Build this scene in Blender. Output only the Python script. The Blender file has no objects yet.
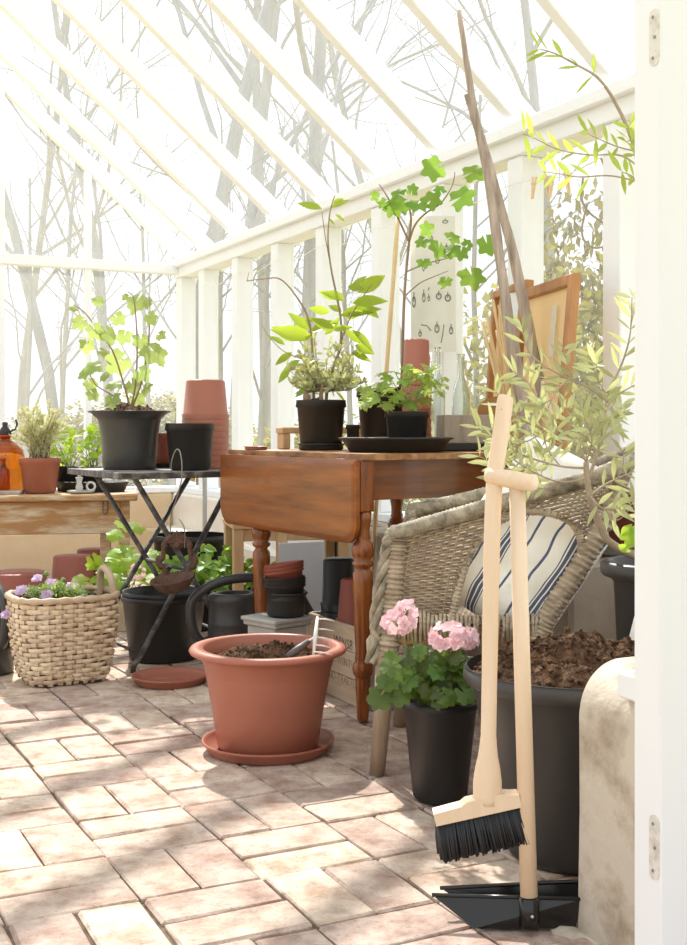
import bpy, math, random
from mathutils import Vector, Matrix, noise
V = Vector
C = bpy.context.scene
COL = C.collection
rnd = random.Random(11)
PI = math.pi

# ---------------------------------------------------------------- camera
CAM_H, FPX, V0 = 0.83, 1200.0, 430.0
cam = bpy.data.cameras.new('camera'); camo = bpy.data.objects.new('camera', cam); COL.objects.link(camo)
camo.location = (0, 0, CAM_H); camo.rotation_euler = (PI/2, 0, 0)
cam.sensor_width = 36.0; cam.sensor_fit = 'AUTO'
cam.lens = FPX/945*36.0; cam.shift_y = -(472.5-V0)/945; cam.shift_x = 0
cam.clip_start = 0.05; cam.clip_end = 300
C.camera = camo

# ---------------------------------------------------------------- daylight
w = bpy.data.worlds.new('sky'); C.world = w; w.use_nodes = True
nt = w.node_tree; bg = nt.nodes['Background']
tc = nt.nodes.new('ShaderNodeTexCoord'); sx = nt.nodes.new('ShaderNodeSeparateXYZ'); cr = nt.nodes.new('ShaderNodeValToRGB')
nt.links.new(tc.outputs['Generated'], sx.inputs[0]); nt.links.new(sx.outputs['Z'], cr.inputs[0])
cr.color_ramp.elements[0].position = 0.0; cr.color_ramp.elements[0].color = (.95, .975, 1.0, 1)
cr.color_ramp.elements[1].position = .6; cr.color_ramp.elements[1].color = (.93, .97, 1.0, 1)
nt.links.new(cr.outputs[0], bg.inputs['Color'])
bg.inputs['Strength'].default_value = 1.42
sun = bpy.data.lights.new('sun', 'SUN'); suno = bpy.data.objects.new('sun', sun); COL.objects.link(suno)
sun.energy = 9.0; sun.color = (1.0, .96, .90); sun.angle = math.radians(1.1)
SUN_TO = V((-.25, .97, 1.02)).normalized()
suno.rotation_euler = SUN_TO.to_track_quat('Z', 'Y').to_euler(); suno.location = (-3, 12, 14)
vs = C.view_settings; vs.view_transform = 'Standard'; vs.look = 'None'; vs.gamma = 1.0; vs.use_curve_mapping = False
vs.exposure = -0.15

# ---------------------------------------------------------------- helpers
def P(u, v, Y):                       # a sight line of the photo met at depth Y
    return V(((u-343.5)/FPX*Y, Y, CAM_H-(v-V0)/FPX*Y))
def G(u, v):                          # ... met at the floor
    return P(u, v, CAM_H*FPX/(v-V0))
WC = V((-.974, 7.4, 0)); WD = V((.44, -.898, 0)).normalized(); WN = V((.898, .44, 0)).normalized()
def W(t, off=0., z=0.):               # along the right wall, off = metres inside it
    return WC + WD*t - WN*off + V((0, 0, z))
ANG_W = math.atan2(WD.y, WD.x)
def R3(a, ax): return Matrix.Rotation(a, 3, ax)

class MB:
    def __init__(s): s.v = []; s.f = []; s.sm = []
    def add(s, vs, fs, smooth=False):
        o = len(s.v); s.v += [tuple(p) for p in vs]
        s.f += [tuple(i+o for i in f) for f in fs]; s.sm += [smooth]*len(fs); return s
    def box(s, c, size, m=None):
        x, y, z = [q/2 for q in size]; c = V(c)
        p = [V((a*x, b*y, d*z)) for a in (-1, 1) for b in (-1, 1) for d in (-1, 1)]
        if m is not None: p = [m @ q for q in p]
        return s.add([q+c for q in p], [(0,1,3,2),(4,6,7,5),(0,4,5,1),(2,3,7,6),(0,2,6,4),(1,5,7,3)])
    def bbox(s, c, size, b=.004, m=None):      # box with chamfered edges
        x, y, z = [q/2 for q in size]; c = V(c); b = min(b, x*.9, y*.9, z*.9)
        vs = []; ix = {}
        for a in (-1, 1):
            for bb in (-1, 1):
                for d in (-1, 1):
                    for k, q in enumerate(((a*x, bb*(y-b), d*(z-b)), (a*(x-b), bb*y, d*(z-b)), (a*(x-b), bb*(y-b), d*z))):
                        ix[(a, bb, d, k)] = len(vs); vs.append(V(q))
        fs = []
        for a in (-1, 1):
            q = [ix[(a,-1,-1,0)], ix[(a,1,-1,0)], ix[(a,1,1,0)], ix[(a,-1,1,0)]]; fs.append(q if a > 0 else q[::-1])
            q = [ix[(-1,a,-1,1)], ix[(1,a,-1,1)], ix[(1,a,1,1)], ix[(-1,a,1,1)]]; fs.append(q if a < 0 else q[::-1])
            q = [ix[(-1,-1,a,2)], ix[(1,-1,a,2)], ix[(1,1,a,2)], ix[(-1,1,a,2)]]; fs.append(q if a > 0 else q[::-1])
        for a in (-1, 1):
            for d in (-1, 1):
                def fix(q, flip): fs.append(q if flip else q[::-1])
                fix([ix[(a,d,-1,0)], ix[(a,d,1,0)], ix[(a,d,1,1)], ix[(a,d,-1,1)]], a*d < 0)
                fix([ix[(a,-1,d,0)], ix[(a,1,d,0)], ix[(a,1,d,2)], ix[(a,-1,d,2)]], a*d < 0)
                fix([ix[(-1,a,d,1)], ix[(1,a,d,1)], ix[(1,a,d,2)], ix[(-1,a,d,2)]], a*d > 0)
                for e in (-1, 1):
                    fix([ix[(a,d,e,0)], ix[(a,d,e,1)], ix[(a,d,e,2)]], a*d*e > 0)
        fs2 = []; seen = set()
        for q in fs:
            k = tuple(sorted(q))
            if k not in seen: seen.add(k); fs2.append(tuple(q))
        if m is not None: vs = [m @ q for q in vs]
        return s.add([q+c for q in vs], fs2)
    def beam(s, p0, p1, wd, h, up=(0, 0, 1), b=0):
        p0 = V(p0); p1 = V(p1); x = (p1-p0); L = x.length; x.normalize(); up = V(up)
        y = up.cross(x)
        if y.length < 1e-4: y = V((0, 1, 0)).cross(x)
        y.normalize(); z = x.cross(y)
        m = Matrix((x, y, z)).transposed()
        return s.bbox((p0+p1)/2, (L, wd, h), b, m) if b else s.box((p0+p1)/2, (L, wd, h), m)
    def tube(s, pts, r, seg=8, caps=True, closed=False, flat=1.0, smooth=True, up0=None):
        pts = [V(p) for p in pts]; n = len(pts)
        if not hasattr(r, '__len__'): r = [r]*n
        vs = []; up = V(up0) if up0 is not None else None
        for i in range(n):
            a = pts[i-1] if (i > 0 or closed) else pts[i]; b = pts[(i+1) % n] if (i < n-1 or closed) else pts[i]
            t = b-a
            if t.length < 1e-9: t = V((0, 0, 1))
            t.normalize()
            if up is None: up = V((0, 0, 1)) if abs(t.z) < .9 else V((0, 1, 0))
            x = up.cross(t)
            if x.length < 1e-5: x = V((1, .1, 0)).cross(t)
            x.normalize(); y = t.cross(x)
            if up0 is None: up = y
            for k in range(seg):
                q = 2*PI*k/seg; vs.append(pts[i] + x*math.cos(q)*r[i] + y*math.sin(q)*r[i]*flat)
        fs = []
        for i in range(n if closed else n-1):
            j = (i+1) % n
            for k in range(seg):
                l = (k+1) % seg; fs.append((i*seg+k, i*seg+l, j*seg+l, j*seg+k))
        if caps and not closed:
            fs.append(tuple(range(seg))[::-1]); fs.append(tuple((n-1)*seg+k for k in range(seg)))
        return s.add(vs, fs, smooth)
    def lathe(s, prof, seg=40, c=(0, 0, 0), m=None, smooth=True, sq=None):
        c = V(c); vs = []; n = len(prof)
        for (r, z) in prof:
            for k in range(seg):
                a = 2*PI*k/seg; rr = r
                if sq: rr = r/((abs(math.cos(a))**sq + abs(math.sin(a))**sq)**(1/sq))
                q = V((rr*math.cos(a), rr*math.sin(a), z))
                vs.append((m @ q if m is not None else q)+c)
        fs = [(i*seg+k, i*seg+(k+1) % seg, (i+1)*seg+(k+1) % seg, (i+1)*seg+k) for i in range(n-1) for k in range(seg)]
        if prof[0][0] > 1e-6: fs.append(tuple(range(seg))[::-1])
        if prof[-1][0] > 1e-6: fs.append(tuple((n-1)*seg+k for k in range(seg)))
        return s.add(vs, fs, smooth)
    def ball(s, c, r, seg=10, ring=7, rough=0., sc=9., m=None):
        if not hasattr(r, '__len__'): r = (r, r, r)
        c = V(c); vs = []; 
        for i in range(ring+1):
            t = PI*i/ring
            for k in range(seg):
                a = 2*PI*k/seg
                q = V((math.sin(t)*math.cos(a), math.sin(t)*math.sin(a), -math.cos(t)))
                if rough: q = q*(1+rough*noise.noise((q*1.7+c*sc*10)))
                q = V((q.x*r[0], q.y*r[1], q.z*r[2]))
                vs.append((m @ q if m is not None else q)+c)
        fs = [(i*seg+k, i*seg+(k+1) % seg, (i+1)*seg+(k+1) % seg, (i+1)*seg+k) for i in range(ring) for k in range(seg)]
        return s.add(vs, fs, True)
    def prism(s, poly, z0, z1, m=None, c=(0, 0, 0)):
        n = len(poly); c = V(c)
        vs = [V((x, y, z0)) for x, y in poly] + [V((x, y, z1)) for x, y in poly]
        if m is not None: vs = [m @ q for q in vs]
        fs = [tuple(range(n))[::-1], tuple(range(n, 2*n))] + [(i, (i+1) % n, n+(i+1) % n, n+i) for i in range(n)]
        return s.add([q+c for q in vs], fs)
    # leaves --------------------------------------------------------
    def frame(s, d, nrm):
        d = V(d).normalized(); nrm = V(nrm); y = nrm.cross(d)
        if y.length < 1e-4: y = V((1, .3, .2)).cross(d)
        y.normalize(); return d, y, d.cross(y)
    def leaf(s, p, d, nrm, L, wd, st=4, droop=.15, fold=.18, peak=.45):
        p = V(p); x, y, z = s.frame(d, nrm); vs = []
        for i in range(st+1):
            t = i/st
            h = wd/2*(math.sin(PI*t**(math.log(.5)/math.log(peak))) if 0 < t < 1 else .02)
            q = p + x*(L*t) - z*(droop*L*t*t)
            vs += [q - y*h + z*fold*h, q, q + y*h + z*fold*h]
        fs = []
        for i in range(st):
            a = i*3; fs += [(a, a+1, a+4, a+3), (a+1, a+2, a+5, a+4)]
        return s.add(vs, fs, True)
    def lobed(s, p, d, nrm, R, fn, n=30, cup=.15, wob=.08):
        p = V(p); x, y, z = s.frame(d, nrm); vs = [p + x*R*.42]; ph = rnd.random()*6
        for k in range(n+1):
            a = -PI*.94 + 2*PI*.94*k/n; r = fn(a)*R
            vs.append(p + x*(R*.42 + r*math.cos(a)) + y*r*math.sin(a) - z*(cup*r*r/R + wob*R*math.sin(3*a+ph)*(r/R)))
        return s.add(vs, [(0, k+1, k+2) for k in range(n)], True)
    # ------------------------------------------------------------------
    def build(s, name, mat, parent=None, recalc=False):
        me = bpy.data.meshes.new(name); me.from_pydata(s.v, [], s.f); me.update()
        me.polygons.foreach_set('use_smooth', s.sm)
        if recalc:
            import bmesh
            bm = bmesh.new(); bm.from_mesh(me); bmesh.ops.recalc_face_normals(bm, faces=bm.faces); bm.to_mesh(me); bm.free()
        me.materials.append(mat)
        o = bpy.data.objects.new(name, me); COL.objects.link(o)
        if parent is not None: o.parent = parent
        return o

def tag(o, label, cat, group=None, kind=None):
    if label: o['label'] = label
    if cat: o['category'] = cat
    if group: o['group'] = group
    if kind: o['kind'] = kind
    return o
def thing(name, label, cat, loc=(0, 0, 0), rz=0., group=None, rot=None):
    o = bpy.data.objects.new(name, None); COL.objects.link(o); o.empty_display_size = .05
    o.location = loc; o.rotation_euler = rot if rot else (0, 0, rz)
    return tag(o, label, cat, group)
def solo(mb, name, mat, label, cat, loc=(0, 0, 0), rz=0., group=None, rot=None, kind=None, recalc=False):
    o = mb.build(name, mat, None, recalc); o.location = loc; o.rotation_euler = rot if rot else (0, 0, rz)
    return tag(o, label, cat, group, kind)
def struct(mb, name, mat, parent=None):
    o = mb.build(name, mat, parent)
    if parent is None: o['kind'] = 'structure'
    return o
def dup(root, loc, rz=0., label=None, group=None, scale=None, rot=None):
    r = root.copy(); COL.objects.link(r); r.location = loc; r.rotation_euler = rot if rot else (0, 0, rz)
    if label: r['label'] = label
    if group: r['group'] = group
    if scale: r.scale = scale if hasattr(scale, '__len__') else (scale,)*3
    for ch in list(root.children):
        c = ch.copy(); COL.objects.link(c); c.parent = r
        for g in list(ch.children):
            e = g.copy(); COL.objects.link(e); e.parent = c
    return r
def smoothpath(pts, n=6):
    pts = [V(p) for p in pts]; out = []
    for i in range(len(pts)-1):
        p0 = pts[max(i-1, 0)]; p1 = pts[i]; p2 = pts[i+1]; p3 = pts[min(i+2, len(pts)-1)]
        for k in range(n):
            t = k/n
            out.append(.5*((2*p1)+(p2-p0)*t+(2*p0-5*p1+4*p2-p3)*t*t+(3*p1-p0-3*p2+p3)*t**3))
    out.append(pts[-1]); return out
def lin(a, b, t): return a+(b-a)*t
def rv(s=1.): return V((rnd.uniform(-s, s), rnd.uniform(-s, s), rnd.uniform(-s, s)))

# ---------------------------------------------------------------- materials
def newmat(name):
    m = bpy.data.materials.new(name); m.use_nodes = True
    n = m.node_tree.nodes; b = n['Principled BSDF']; return m, m.node_tree, n, m.node_tree.links, b
def srgb(r, g, b):
    f = lambda c: (c/255/12.92) if c/255 <= .04045 else ((c/255+.055)/1.055)**2.4
    return (f(r), f(g), f(b))
def mat(name, col, rough=.5, col2=None, scale=6., stretch=(1, 1, 1), detail=5, ramp=(.3, .7), bump=0., bscale=None,
        spec=.5, metal=0., transl=0., island=0., coat=0., trans=0., ior=1.45, sheen=0., tint=None, rotz=0.):
    m, t, n, l, b = newmat(name)
    b.inputs['Roughness'].default_value = rough; b.inputs['Metallic'].default_value = metal
    b.inputs['Specular IOR Level'].default_value = spec; b.inputs['IOR'].default_value = ior
    b.inputs['Coat Weight'].default_value = coat; b.inputs['Transmission Weight'].default_value = trans
    col = tuple(col)+(1,); src = None
    b.inputs['Base Color'].default_value = col
    tcn = mp = None
    if col2 is not None or bump:
        tcn = n.new('ShaderNodeTexCoord'); mp = n.new('ShaderNodeMapping'); mp.inputs['Scale'].default_value = stretch
        if rotz:
            m0 = n.new('ShaderNodeMapping'); m0.inputs['Rotation'].default_value = (0, 0, math.radians(rotz)); l.new(tcn.outputs['Object'], m0.inputs['Vector']); l.new(m0.outputs[0], mp.inputs['Vector'])
        else: l.new(tcn.outputs['Object'], mp.inputs['Vector'])
    if col2 is not None:
        ns = n.new('ShaderNodeTexNoise'); ns.inputs['Scale'].default_value = scale; ns.inputs['Detail'].default_value = detail
        ns.inputs['Roughness'].default_value = .62
        l.new(mp.outputs[0], ns.inputs['Vector'])
        r = n.new('ShaderNodeValToRGB'); r.color_ramp.elements[0].position = ramp[0]; r.color_ramp.elements[1].position = ramp[1]
        r.color_ramp.elements[0].color = col; r.color_ramp.elements[1].color = tuple(col2)+(1,)
        l.new(ns.outputs['Fac'], r.inputs[0]); src = r.outputs[0]
    if island:
        gi = n.new('ShaderNodeNewGeometry'); hs = n.new('ShaderNodeHueSaturation'); mr = n.new('ShaderNodeMapRange')
        mr.inputs['To Min'].default_value = 1-island; mr.inputs['To Max'].default_value = 1+island
        l.new(gi.outputs['Random Per Island'], mr.inputs['Value']); l.new(mr.outputs[0], hs.inputs['Value'])
        mr2 = n.new('ShaderNodeMapRange'); mr2.inputs['To Min'].default_value = .5-.06*island; mr2.inputs['To Max'].default_value = .5+.06*island
        l.new(gi.outputs['Random Per Island'], mr2.inputs['Value']); l.new(mr2.outputs[0], hs.inputs['Hue'])
        if src is not None: l.new(src, hs.inputs['Color'])
        else: hs.inputs['Color'].default_value = col
        src = hs.outputs[0]
    if src is not None: l.new(src, b.inputs['Base Color'])
    if bump:
        nb = n.new('ShaderNodeTexNoise'); nb.inputs['Scale'].default_value = bscale or scale*4; nb.inputs['Detail'].default_value = 6
        l.new(mp.outputs[0], nb.inputs['Vector'])
        bp = n.new('ShaderNodeBump'); bp.inputs['Strength'].default_value = bump; bp.inputs['Distance'].default_value = .006
        l.new(nb.outputs['Fac'], bp.inputs['Height']); l.new(bp.outputs[0], b.inputs['Normal'])
    if transl:
        tr = n.new('ShaderNodeBsdfTranslucent'); mx = n.new('ShaderNodeMixShader'); mx.inputs[0].default_value = transl
        if tint is not None: tr.inputs['Color'].default_value = tuple(tint)+(1,)
        elif src is not None: l.new(src, tr.inputs['Color'])
        else: tr.inputs['Color'].default_value = col
        l.new(b.outputs[0], mx.inputs[1]); l.new(tr.outputs[0], mx.inputs[2])
        l.new(mx.outputs[0], n['Material Output'].inputs['Surface'])
    return m

white_paint = mat('white_paint', (.86, .885, .905), .45, (.83, .85, .865), 5, bump=.08, bscale=30)
door_paint = mat('door_paint', (.86, .88, .90), .35, (.83, .85, .865), 4, bump=.12, bscale=18, stretch=(1, 1, .2))
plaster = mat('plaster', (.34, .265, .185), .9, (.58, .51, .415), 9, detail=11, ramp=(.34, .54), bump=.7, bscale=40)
plaster_white_sun = mat('plaster_white_sun', (.80, .76, .69), .9, (.70, .64, .55), 4, detail=8, bump=.3, bscale=30)  # far stretch of the plinth, sunlight put into its pale colour
plaster_grey_shade = mat('plaster_grey_shade', (.42, .35, .28), .95, (.30, .25, .20), 6, detail=8, bump=.4, bscale=40)  # same plinth nearer the door, shade put into its grey-brown colour
brick = mat('brick', (.39, .265, .20), .92, (.62, .495, .405), 11, detail=11, ramp=(.34, .60), bump=.8, bscale=60, spec=.2, island=.16)
mortar = mat('mortar', (.085, .062, .042), .98, (.22, .165, .12), 30, bump=.5, bscale=120, spec=.1)
terra = mat('terracotta_plastic', (.385, .140, .090), .40, (.355, .126, .080), 3, spec=.35)
terra_dull = mat('terracotta_dull', (.30, .092, .065), .5, (.26, .078, .054), 4, spec=.35)
terra_dark = mat('terracotta_dark', (.20, .05, .035), .55, (.15, .038, .028), 4, spec=.35)
black_pl = mat('black_plastic', (.022, .020, .019), .42, (.028, .026, .024), 5, spec=.42)
grey_pl = mat('grey_plastic', (.04, .038, .037), .36, (.047, .045, .043), 5, spec=.5)
soil_m = mat('soil', (.035, .018, .010), .98, (.19, .112, .068), 45, detail=10, ramp=(.36, .68), bump=1.0, bscale=150, spec=.1)
wood_table = mat('varnished_wood', (.09, .022, .005), .25, (.36, .105, .018), 6, stretch=(8, 8, .8), detail=8, ramp=(.28, .72), bump=.06, spec=.5, coat=.3)
wood_apron = mat('varnished_apron', (.10, .026, .006), .28, (.27, .085, .018), 3.4, stretch=(1, 1, 9), detail=8, ramp=(.28, .72), bump=.06, spec=.5, coat=.3)
wood_leaf = mat('varnished_board', (.085, .021, .003), .30, (.36, .108, .014), 2.6, stretch=(.8, 5, 8), detail=10, ramp=(.25, .72), bump=.06, spec=.35, coat=.12, rotz=-120)
wood_top = mat('worn_table_top', (.15, .045, .010), .45, (.52, .28, .11), 5, stretch=(2, 5, 5), detail=9, bump=.15, rotz=-120)
wood_pale = mat('pale_wood', (.55, .34, .17), .7, (.68, .48, .28), 4, stretch=(6, 6, 1), detail=7, bump=.12)
wood_bench = mat('weathered_bench_wood', (.40, .215, .085), .8, (.64, .53, .38), 5, stretch=(.7, 2, 4.2), detail=12, ramp=(.46, .64), bump=.35, bscale=40)
wood_grey = mat('grey_weathered_wood', (.30, .245, .19), .85, (.52, .45, .37), 4, stretch=(5, 5, 1), detail=9, bump=.5, bscale=28)
wood_crate = mat('crate_wood', (.40, .29, .19), .85, (.60, .47, .34), 4, stretch=(1, 6, 8), detail=9, bump=.25, rotz=64)
wood_brown = mat('brown_frame_wood', (.34, .15, .05), .55, (.50, .25, .10), 5, stretch=(5, 5, 1), detail=7)
drift_m = mat('driftwood', (.20, .15, .11), .95, (.60, .50, .42), 10, stretch=(4, 4, .28), detail=10, ramp=(.3, .7), bump=1., bscale=22)
beech = mat('beech', (.74, .56, .38), .5, (.80, .63, .46), 5, stretch=(9, 9, .7), detail=6, bump=.04)
zinc = mat('zinc_grey_paint', (.30, .29, .27), .7, (.44, .42, .385), 6, detail=7, bump=.2)
iron = mat('weathered_iron', (.045, .040, .037), .55, (.26, .235, .21), 22, detail=9, ramp=(.45, .72), bump=.3, spec=.5)
iron_top = mat('weathered_table_top', (.14, .125, .11), .6, (.46, .42, .37), 9, stretch=(2, 2, 2), detail=8, ramp=(.42, .66), bump=.3)
rust = mat('rusty_cast_iron', (.075, .038, .025), .8, (.16, .085, .055), 30, detail=8, bump=.7, bscale=90)
wire_m = mat('wire', (.28, .25, .21), .4, metal=.6)
steel = mat('bright_steel', (.62, .61, .58), .35, metal=.7)
tine_m = mat('ivory_enamel', (.68, .66, .60), .45)
pan_m = mat('black_lacquer', (.012, .011, .010), .22, spec=.6)
bristle_m = mat('bristle', (.020, .021, .024), .5, island=.5, spec=.5)
wicker = mat('wicker_grey', (.26, .205, .145), .75, (.46, .39, .30), 16, detail=6, bump=.3, island=.25)
wicker_w = mat('wicker_brown', (.20, .135, .080), .75, (.43, .335, .23), 12, detail=6, island=.14)
cane_wrap = mat('cane_wrap', (.19, .135, .085), .7, (.55, .45, .325), 14, detail=7, stretch=(1, 1, 3.5), ramp=(.3, .65), bump=.3)
braid_m = mat('braid', (.10, .08, .056), .75, (.40, .335, .255), 24, detail=8, ramp=(.32, .66), island=.35)
leg_wood = mat('chair_leg_wood', (.27, .185, .115), .7, (.44, .33, .23), 9, stretch=(3, 3, .6), detail=7, bump=.2)
splint = mat('basket_splint', (.54, .37, .22), .7, (.76, .62, .44), 12, detail=8, ramp=(.25, .7), island=.16, bump=.2)
splint_d = mat('basket_rim_wood', (.46, .32, .20), .7, (.62, .48, .34), 12, detail=8, bump=.25)
linen = mat('white_linen', (.80, .77, .71), .95, (.74, .71, .64), 20, bump=.15, bscale=300)
canvas_m = mat('raw_canvas', (.74, .60, .42), .95, (.80, .68, .51), 6, transl=.6, tint=(.92, .76, .52))
bark = mat('tree_bark', (.36, .35, .335), .95, (.50, .485, .465), 2.5, stretch=(3, 3, .7), detail=7)
twig_m = mat('twig', (.24, .165, .10), .8, (.34, .25, .16), 20)
green_stem = mat('green_stem', (.22, .30, .08), .6)
bamboo = mat('bamboo', (.66, .47, .23), .5, (.74, .57, .33), 10, stretch=(3, 3, .5), island=.12)
paper = mat('old_paper', (.86, .85, .80), .95, (.70, .69, .62), 9, detail=8, ramp=(.45, .8), transl=.5, tint=(.9, .9, .86))
ink = mat('grey_ink', (.14, .15, .15), .9, (.34, .33, .27), 40)
grass_m = mat('pale_spring_grass', (.42, .38, .15), .95, (.50, .44, .26), .6, detail=8)
L_olive = mat('olive_leaf', (.38, .40, .22), .45, island=.45, transl=.4, tint=(.68, .68, .26))
L_olive2 = mat('olive_young_leaf', (.30, .40, .08), .5, island=.35, transl=.5, tint=(.62, .72, .12))
L_citrus = mat('citrus_leaf', (.20, .32, .035), .35, island=.3, transl=.5, tint=(.60, .74, .06))
L_vine = mat('vine_leaf', (.27, .38, .12), .5, island=.25, transl=.5, tint=(.60, .72, .20))
L_fig = mat('fig_leaf', (.13, .26, .04), .5, island=.3, transl=.5, tint=(.38, .60, .08))
L_ger = mat('geranium_leaf', (.042, .082, .010), .5, (.085, .15, .022), 40, island=.4, transl=.16, tint=(.45, .62, .08))
L_herb = mat('scented_leaf', (.25, .36, .07), .5, island=.35, transl=.5, tint=(.70, .82, .16))
L_ros = mat('rosemary_leaf', (.50, .50, .29), .6, island=.3, transl=.45, tint=(.74, .72, .36))
L_lime = mat('seedling_leaf', (.26, .42, .05), .5, island=.3, transl=.5, tint=(.66, .82, .08))
L_straw = mat('strawberry_leaf', (.17, .30, .05), .5, island=.35, transl=.45, tint=(.52, .70, .10))
L_scab = mat('scabiosa_leaf', (.24, .34, .10), .6, island=.3, transl=.45, tint=(.56, .68, .16))
L_bush = mat('spring_foliage', (.34, .32, .11), .8, island=.4, transl=.3, tint=(.60, .54, .14))
L_bush2 = mat('dull_foliage', (.32, .29, .15), .8, island=.45, transl=.25, tint=(.52, .46, .18))
pet_pink = mat('pink_petal', (.82, .50, .56), .6, (.92, .78, .79), 70, island=.15, transl=.4, tint=(.95, .60, .66))
pet_lil = mat('lilac_petal', (.66, .50, .70), .6, island=.15, transl=.4, tint=(.85, .70, .88))
dry_leaf = mat('dry_leaf', (.34, .17, .06), .7, (.44, .25, .10), 9, transl=.4, tint=(.60, .30, .10))
amber = mat('amber_glass', (.50, .15, .015), .06, trans=.92, ior=1.4, transl=.08, tint=(.60, .18, .01))
clear_gl = mat('clear_green_glass', (.90, .94, .91), .05, trans=.94, ior=1.25)
ceramic = mat('grey_white_ceramic', (.60, .59, .56), .3, (.46, .45, .43), 12)
brass = mat('brass', (.60, .40, .12), .35, metal=.8)
string_m = mat('string', (.86, .83, .76), .9)
peg_m = mat('peg_wood', (.74, .56, .34), .6)
sheet_m = mat('pale_metal_sheet', (.52, .56, .62), .4, (.62, .65, .70), 3, metal=.25)
label_w = mat('white_label', (.85, .84, .80), .5)
dark_lid = mat('black_stopper', (.02, .02, .02), .35)
red_seal = mat('red_seal', (.45, .03, .02), .5)

def glass_mat():
    m, t, n, l, b = newmat('window_glass')
    tr = n.new('ShaderNodeBsdfTransparent'); tr.inputs[0].default_value = (.97, .98, .98, 1)
    gl = n.new('ShaderNodeBsdfGlossy'); gl.inputs['Roughness'].default_value = .03
    df = n.new('ShaderNodeBsdfTranslucent'); df.inputs[0].default_value = (.90, .94, .98, 1)
    m1 = n.new('ShaderNodeMixShader'); m1.inputs[0].default_value = .035
    m2 = n.new('ShaderNodeMixShader'); m2.inputs[0].default_value = .10
    l.new(tr.outputs[0], m1.inputs[1]); l.new(gl.outputs[0], m1.inputs[2])
    l.new(m1.outputs[0], m2.inputs[1]); l.new(df.outputs[0], m2.inputs[2])
    l.new(m2.outputs[0], n['Material Output'].inputs['Surface']); return m
win_glass = glass_mat()

def stripe_mat():
    m, t, n, l, b = newmat('striped_ticking')
    b.inputs['Roughness'].default_value = .95
    tcn = n.new('ShaderNodeTexCoord'); sp = n.new('ShaderNodeSeparateXYZ'); l.new(tcn.outputs['Object'], sp.inputs[0])
    nz = n.new('ShaderNodeTexNoise'); nz.inputs['Scale'].default_value = 7; l.new(tcn.outputs['Object'], nz.inputs['Vector'])
    ad = n.new('ShaderNodeMath'); ad.operation = 'MULTIPLY_ADD'; ad.inputs[1].default_value = .03
    l.new(nz.outputs['Fac'], ad.inputs[0]); l.new(sp.outputs['X'], ad.inputs[2])
    a = n.new('ShaderNodeMath'); a.operation = 'MULTIPLY'; a.inputs[1].default_value = 7.0; l.new(ad.outputs[0], a.inputs[0])
    fr = n.new('ShaderNodeMath'); fr.operation = 'FRACT'; l.new(a.outputs[0], fr.inputs[0])
    r = n.new('ShaderNodeValToRGB'); r.color_ramp.interpolation = 'CONSTANT'; e = r.color_ramp.elements
    crm = (.90, .86, .76, 1); blu = (.10, .12, .19, 1)
    e[0].position = 0; e[0].color = crm; e[1].position = .16; e[1].color = blu
    for p, cc in ((.20, crm), (.50, blu), (.54, crm), (.74, blu), (.76, crm), (.785, blu), (.84, crm), (.865, blu), (.92, crm), (.94, blu), (.96, crm)):
        q = e.new(p); q.color = cc
    l.new(fr.outputs[0], r.inputs[0]); l.new(r.outputs[0], b.inputs['Base Color'])
    bp = n.new('ShaderNodeBump'); bp.inputs['Strength'].default_value = .5; bp.inputs['Distance'].default_value = .02
    n2 = n.new('ShaderNodeTexNoise'); n2.inputs['Scale'].default_value = 11; n2.inputs['Detail'].default_value = 3
    l.new(tcn.outputs['Object'], n2.inputs['Vector']); l.new(n2.outputs['Fac'], bp.inputs['Height']); l.new(bp.outputs[0], b.inputs['Normal'])
    return m
ticking = stripe_mat()
def pitted_brick(m):
    t = m.node_tree; n, l = t.nodes, t.links; b = n['Principled BSDF']; src = b.inputs['Base Color'].links[0].from_socket
    tcn = n.new('ShaderNodeTexCoord'); k = 1
    for sc, lo, hi, dark in ((150, .60, .72, .62), (24, .48, .74, .70)):
        ns = n.new('ShaderNodeTexNoise'); ns.inputs['Scale'].default_value = sc; ns.inputs['Detail'].default_value = 4; l.new(tcn.outputs['Object'], ns.inputs['Vector'])
        mr = n.new('ShaderNodeMapRange'); mr.inputs['From Min'].default_value = lo; mr.inputs['From Max'].default_value = hi; mr.inputs['To Min'].default_value = 1; mr.inputs['To Max'].default_value = dark
        l.new(ns.outputs['Fac'], mr.inputs['Value']); mx = n.new('ShaderNodeMixRGB'); mx.blend_type = 'MULTIPLY'; mx.inputs[0].default_value = 1
        l.new(src, mx.inputs[1]); l.new(mr.outputs[0], mx.inputs[2]); src = mx.outputs[0]
    l.new(src, b.inputs['Base Color'])
pitted_brick(brick)
# ================================================================ SETTING
g = MB(); g.add([(-90, -20, -.12), (90, -20, -.12), (90, 160, -.12), (-90, 160, -.12)], [(0, 1, 2, 3)])
struct(g, 'ground', grass_m)

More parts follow.
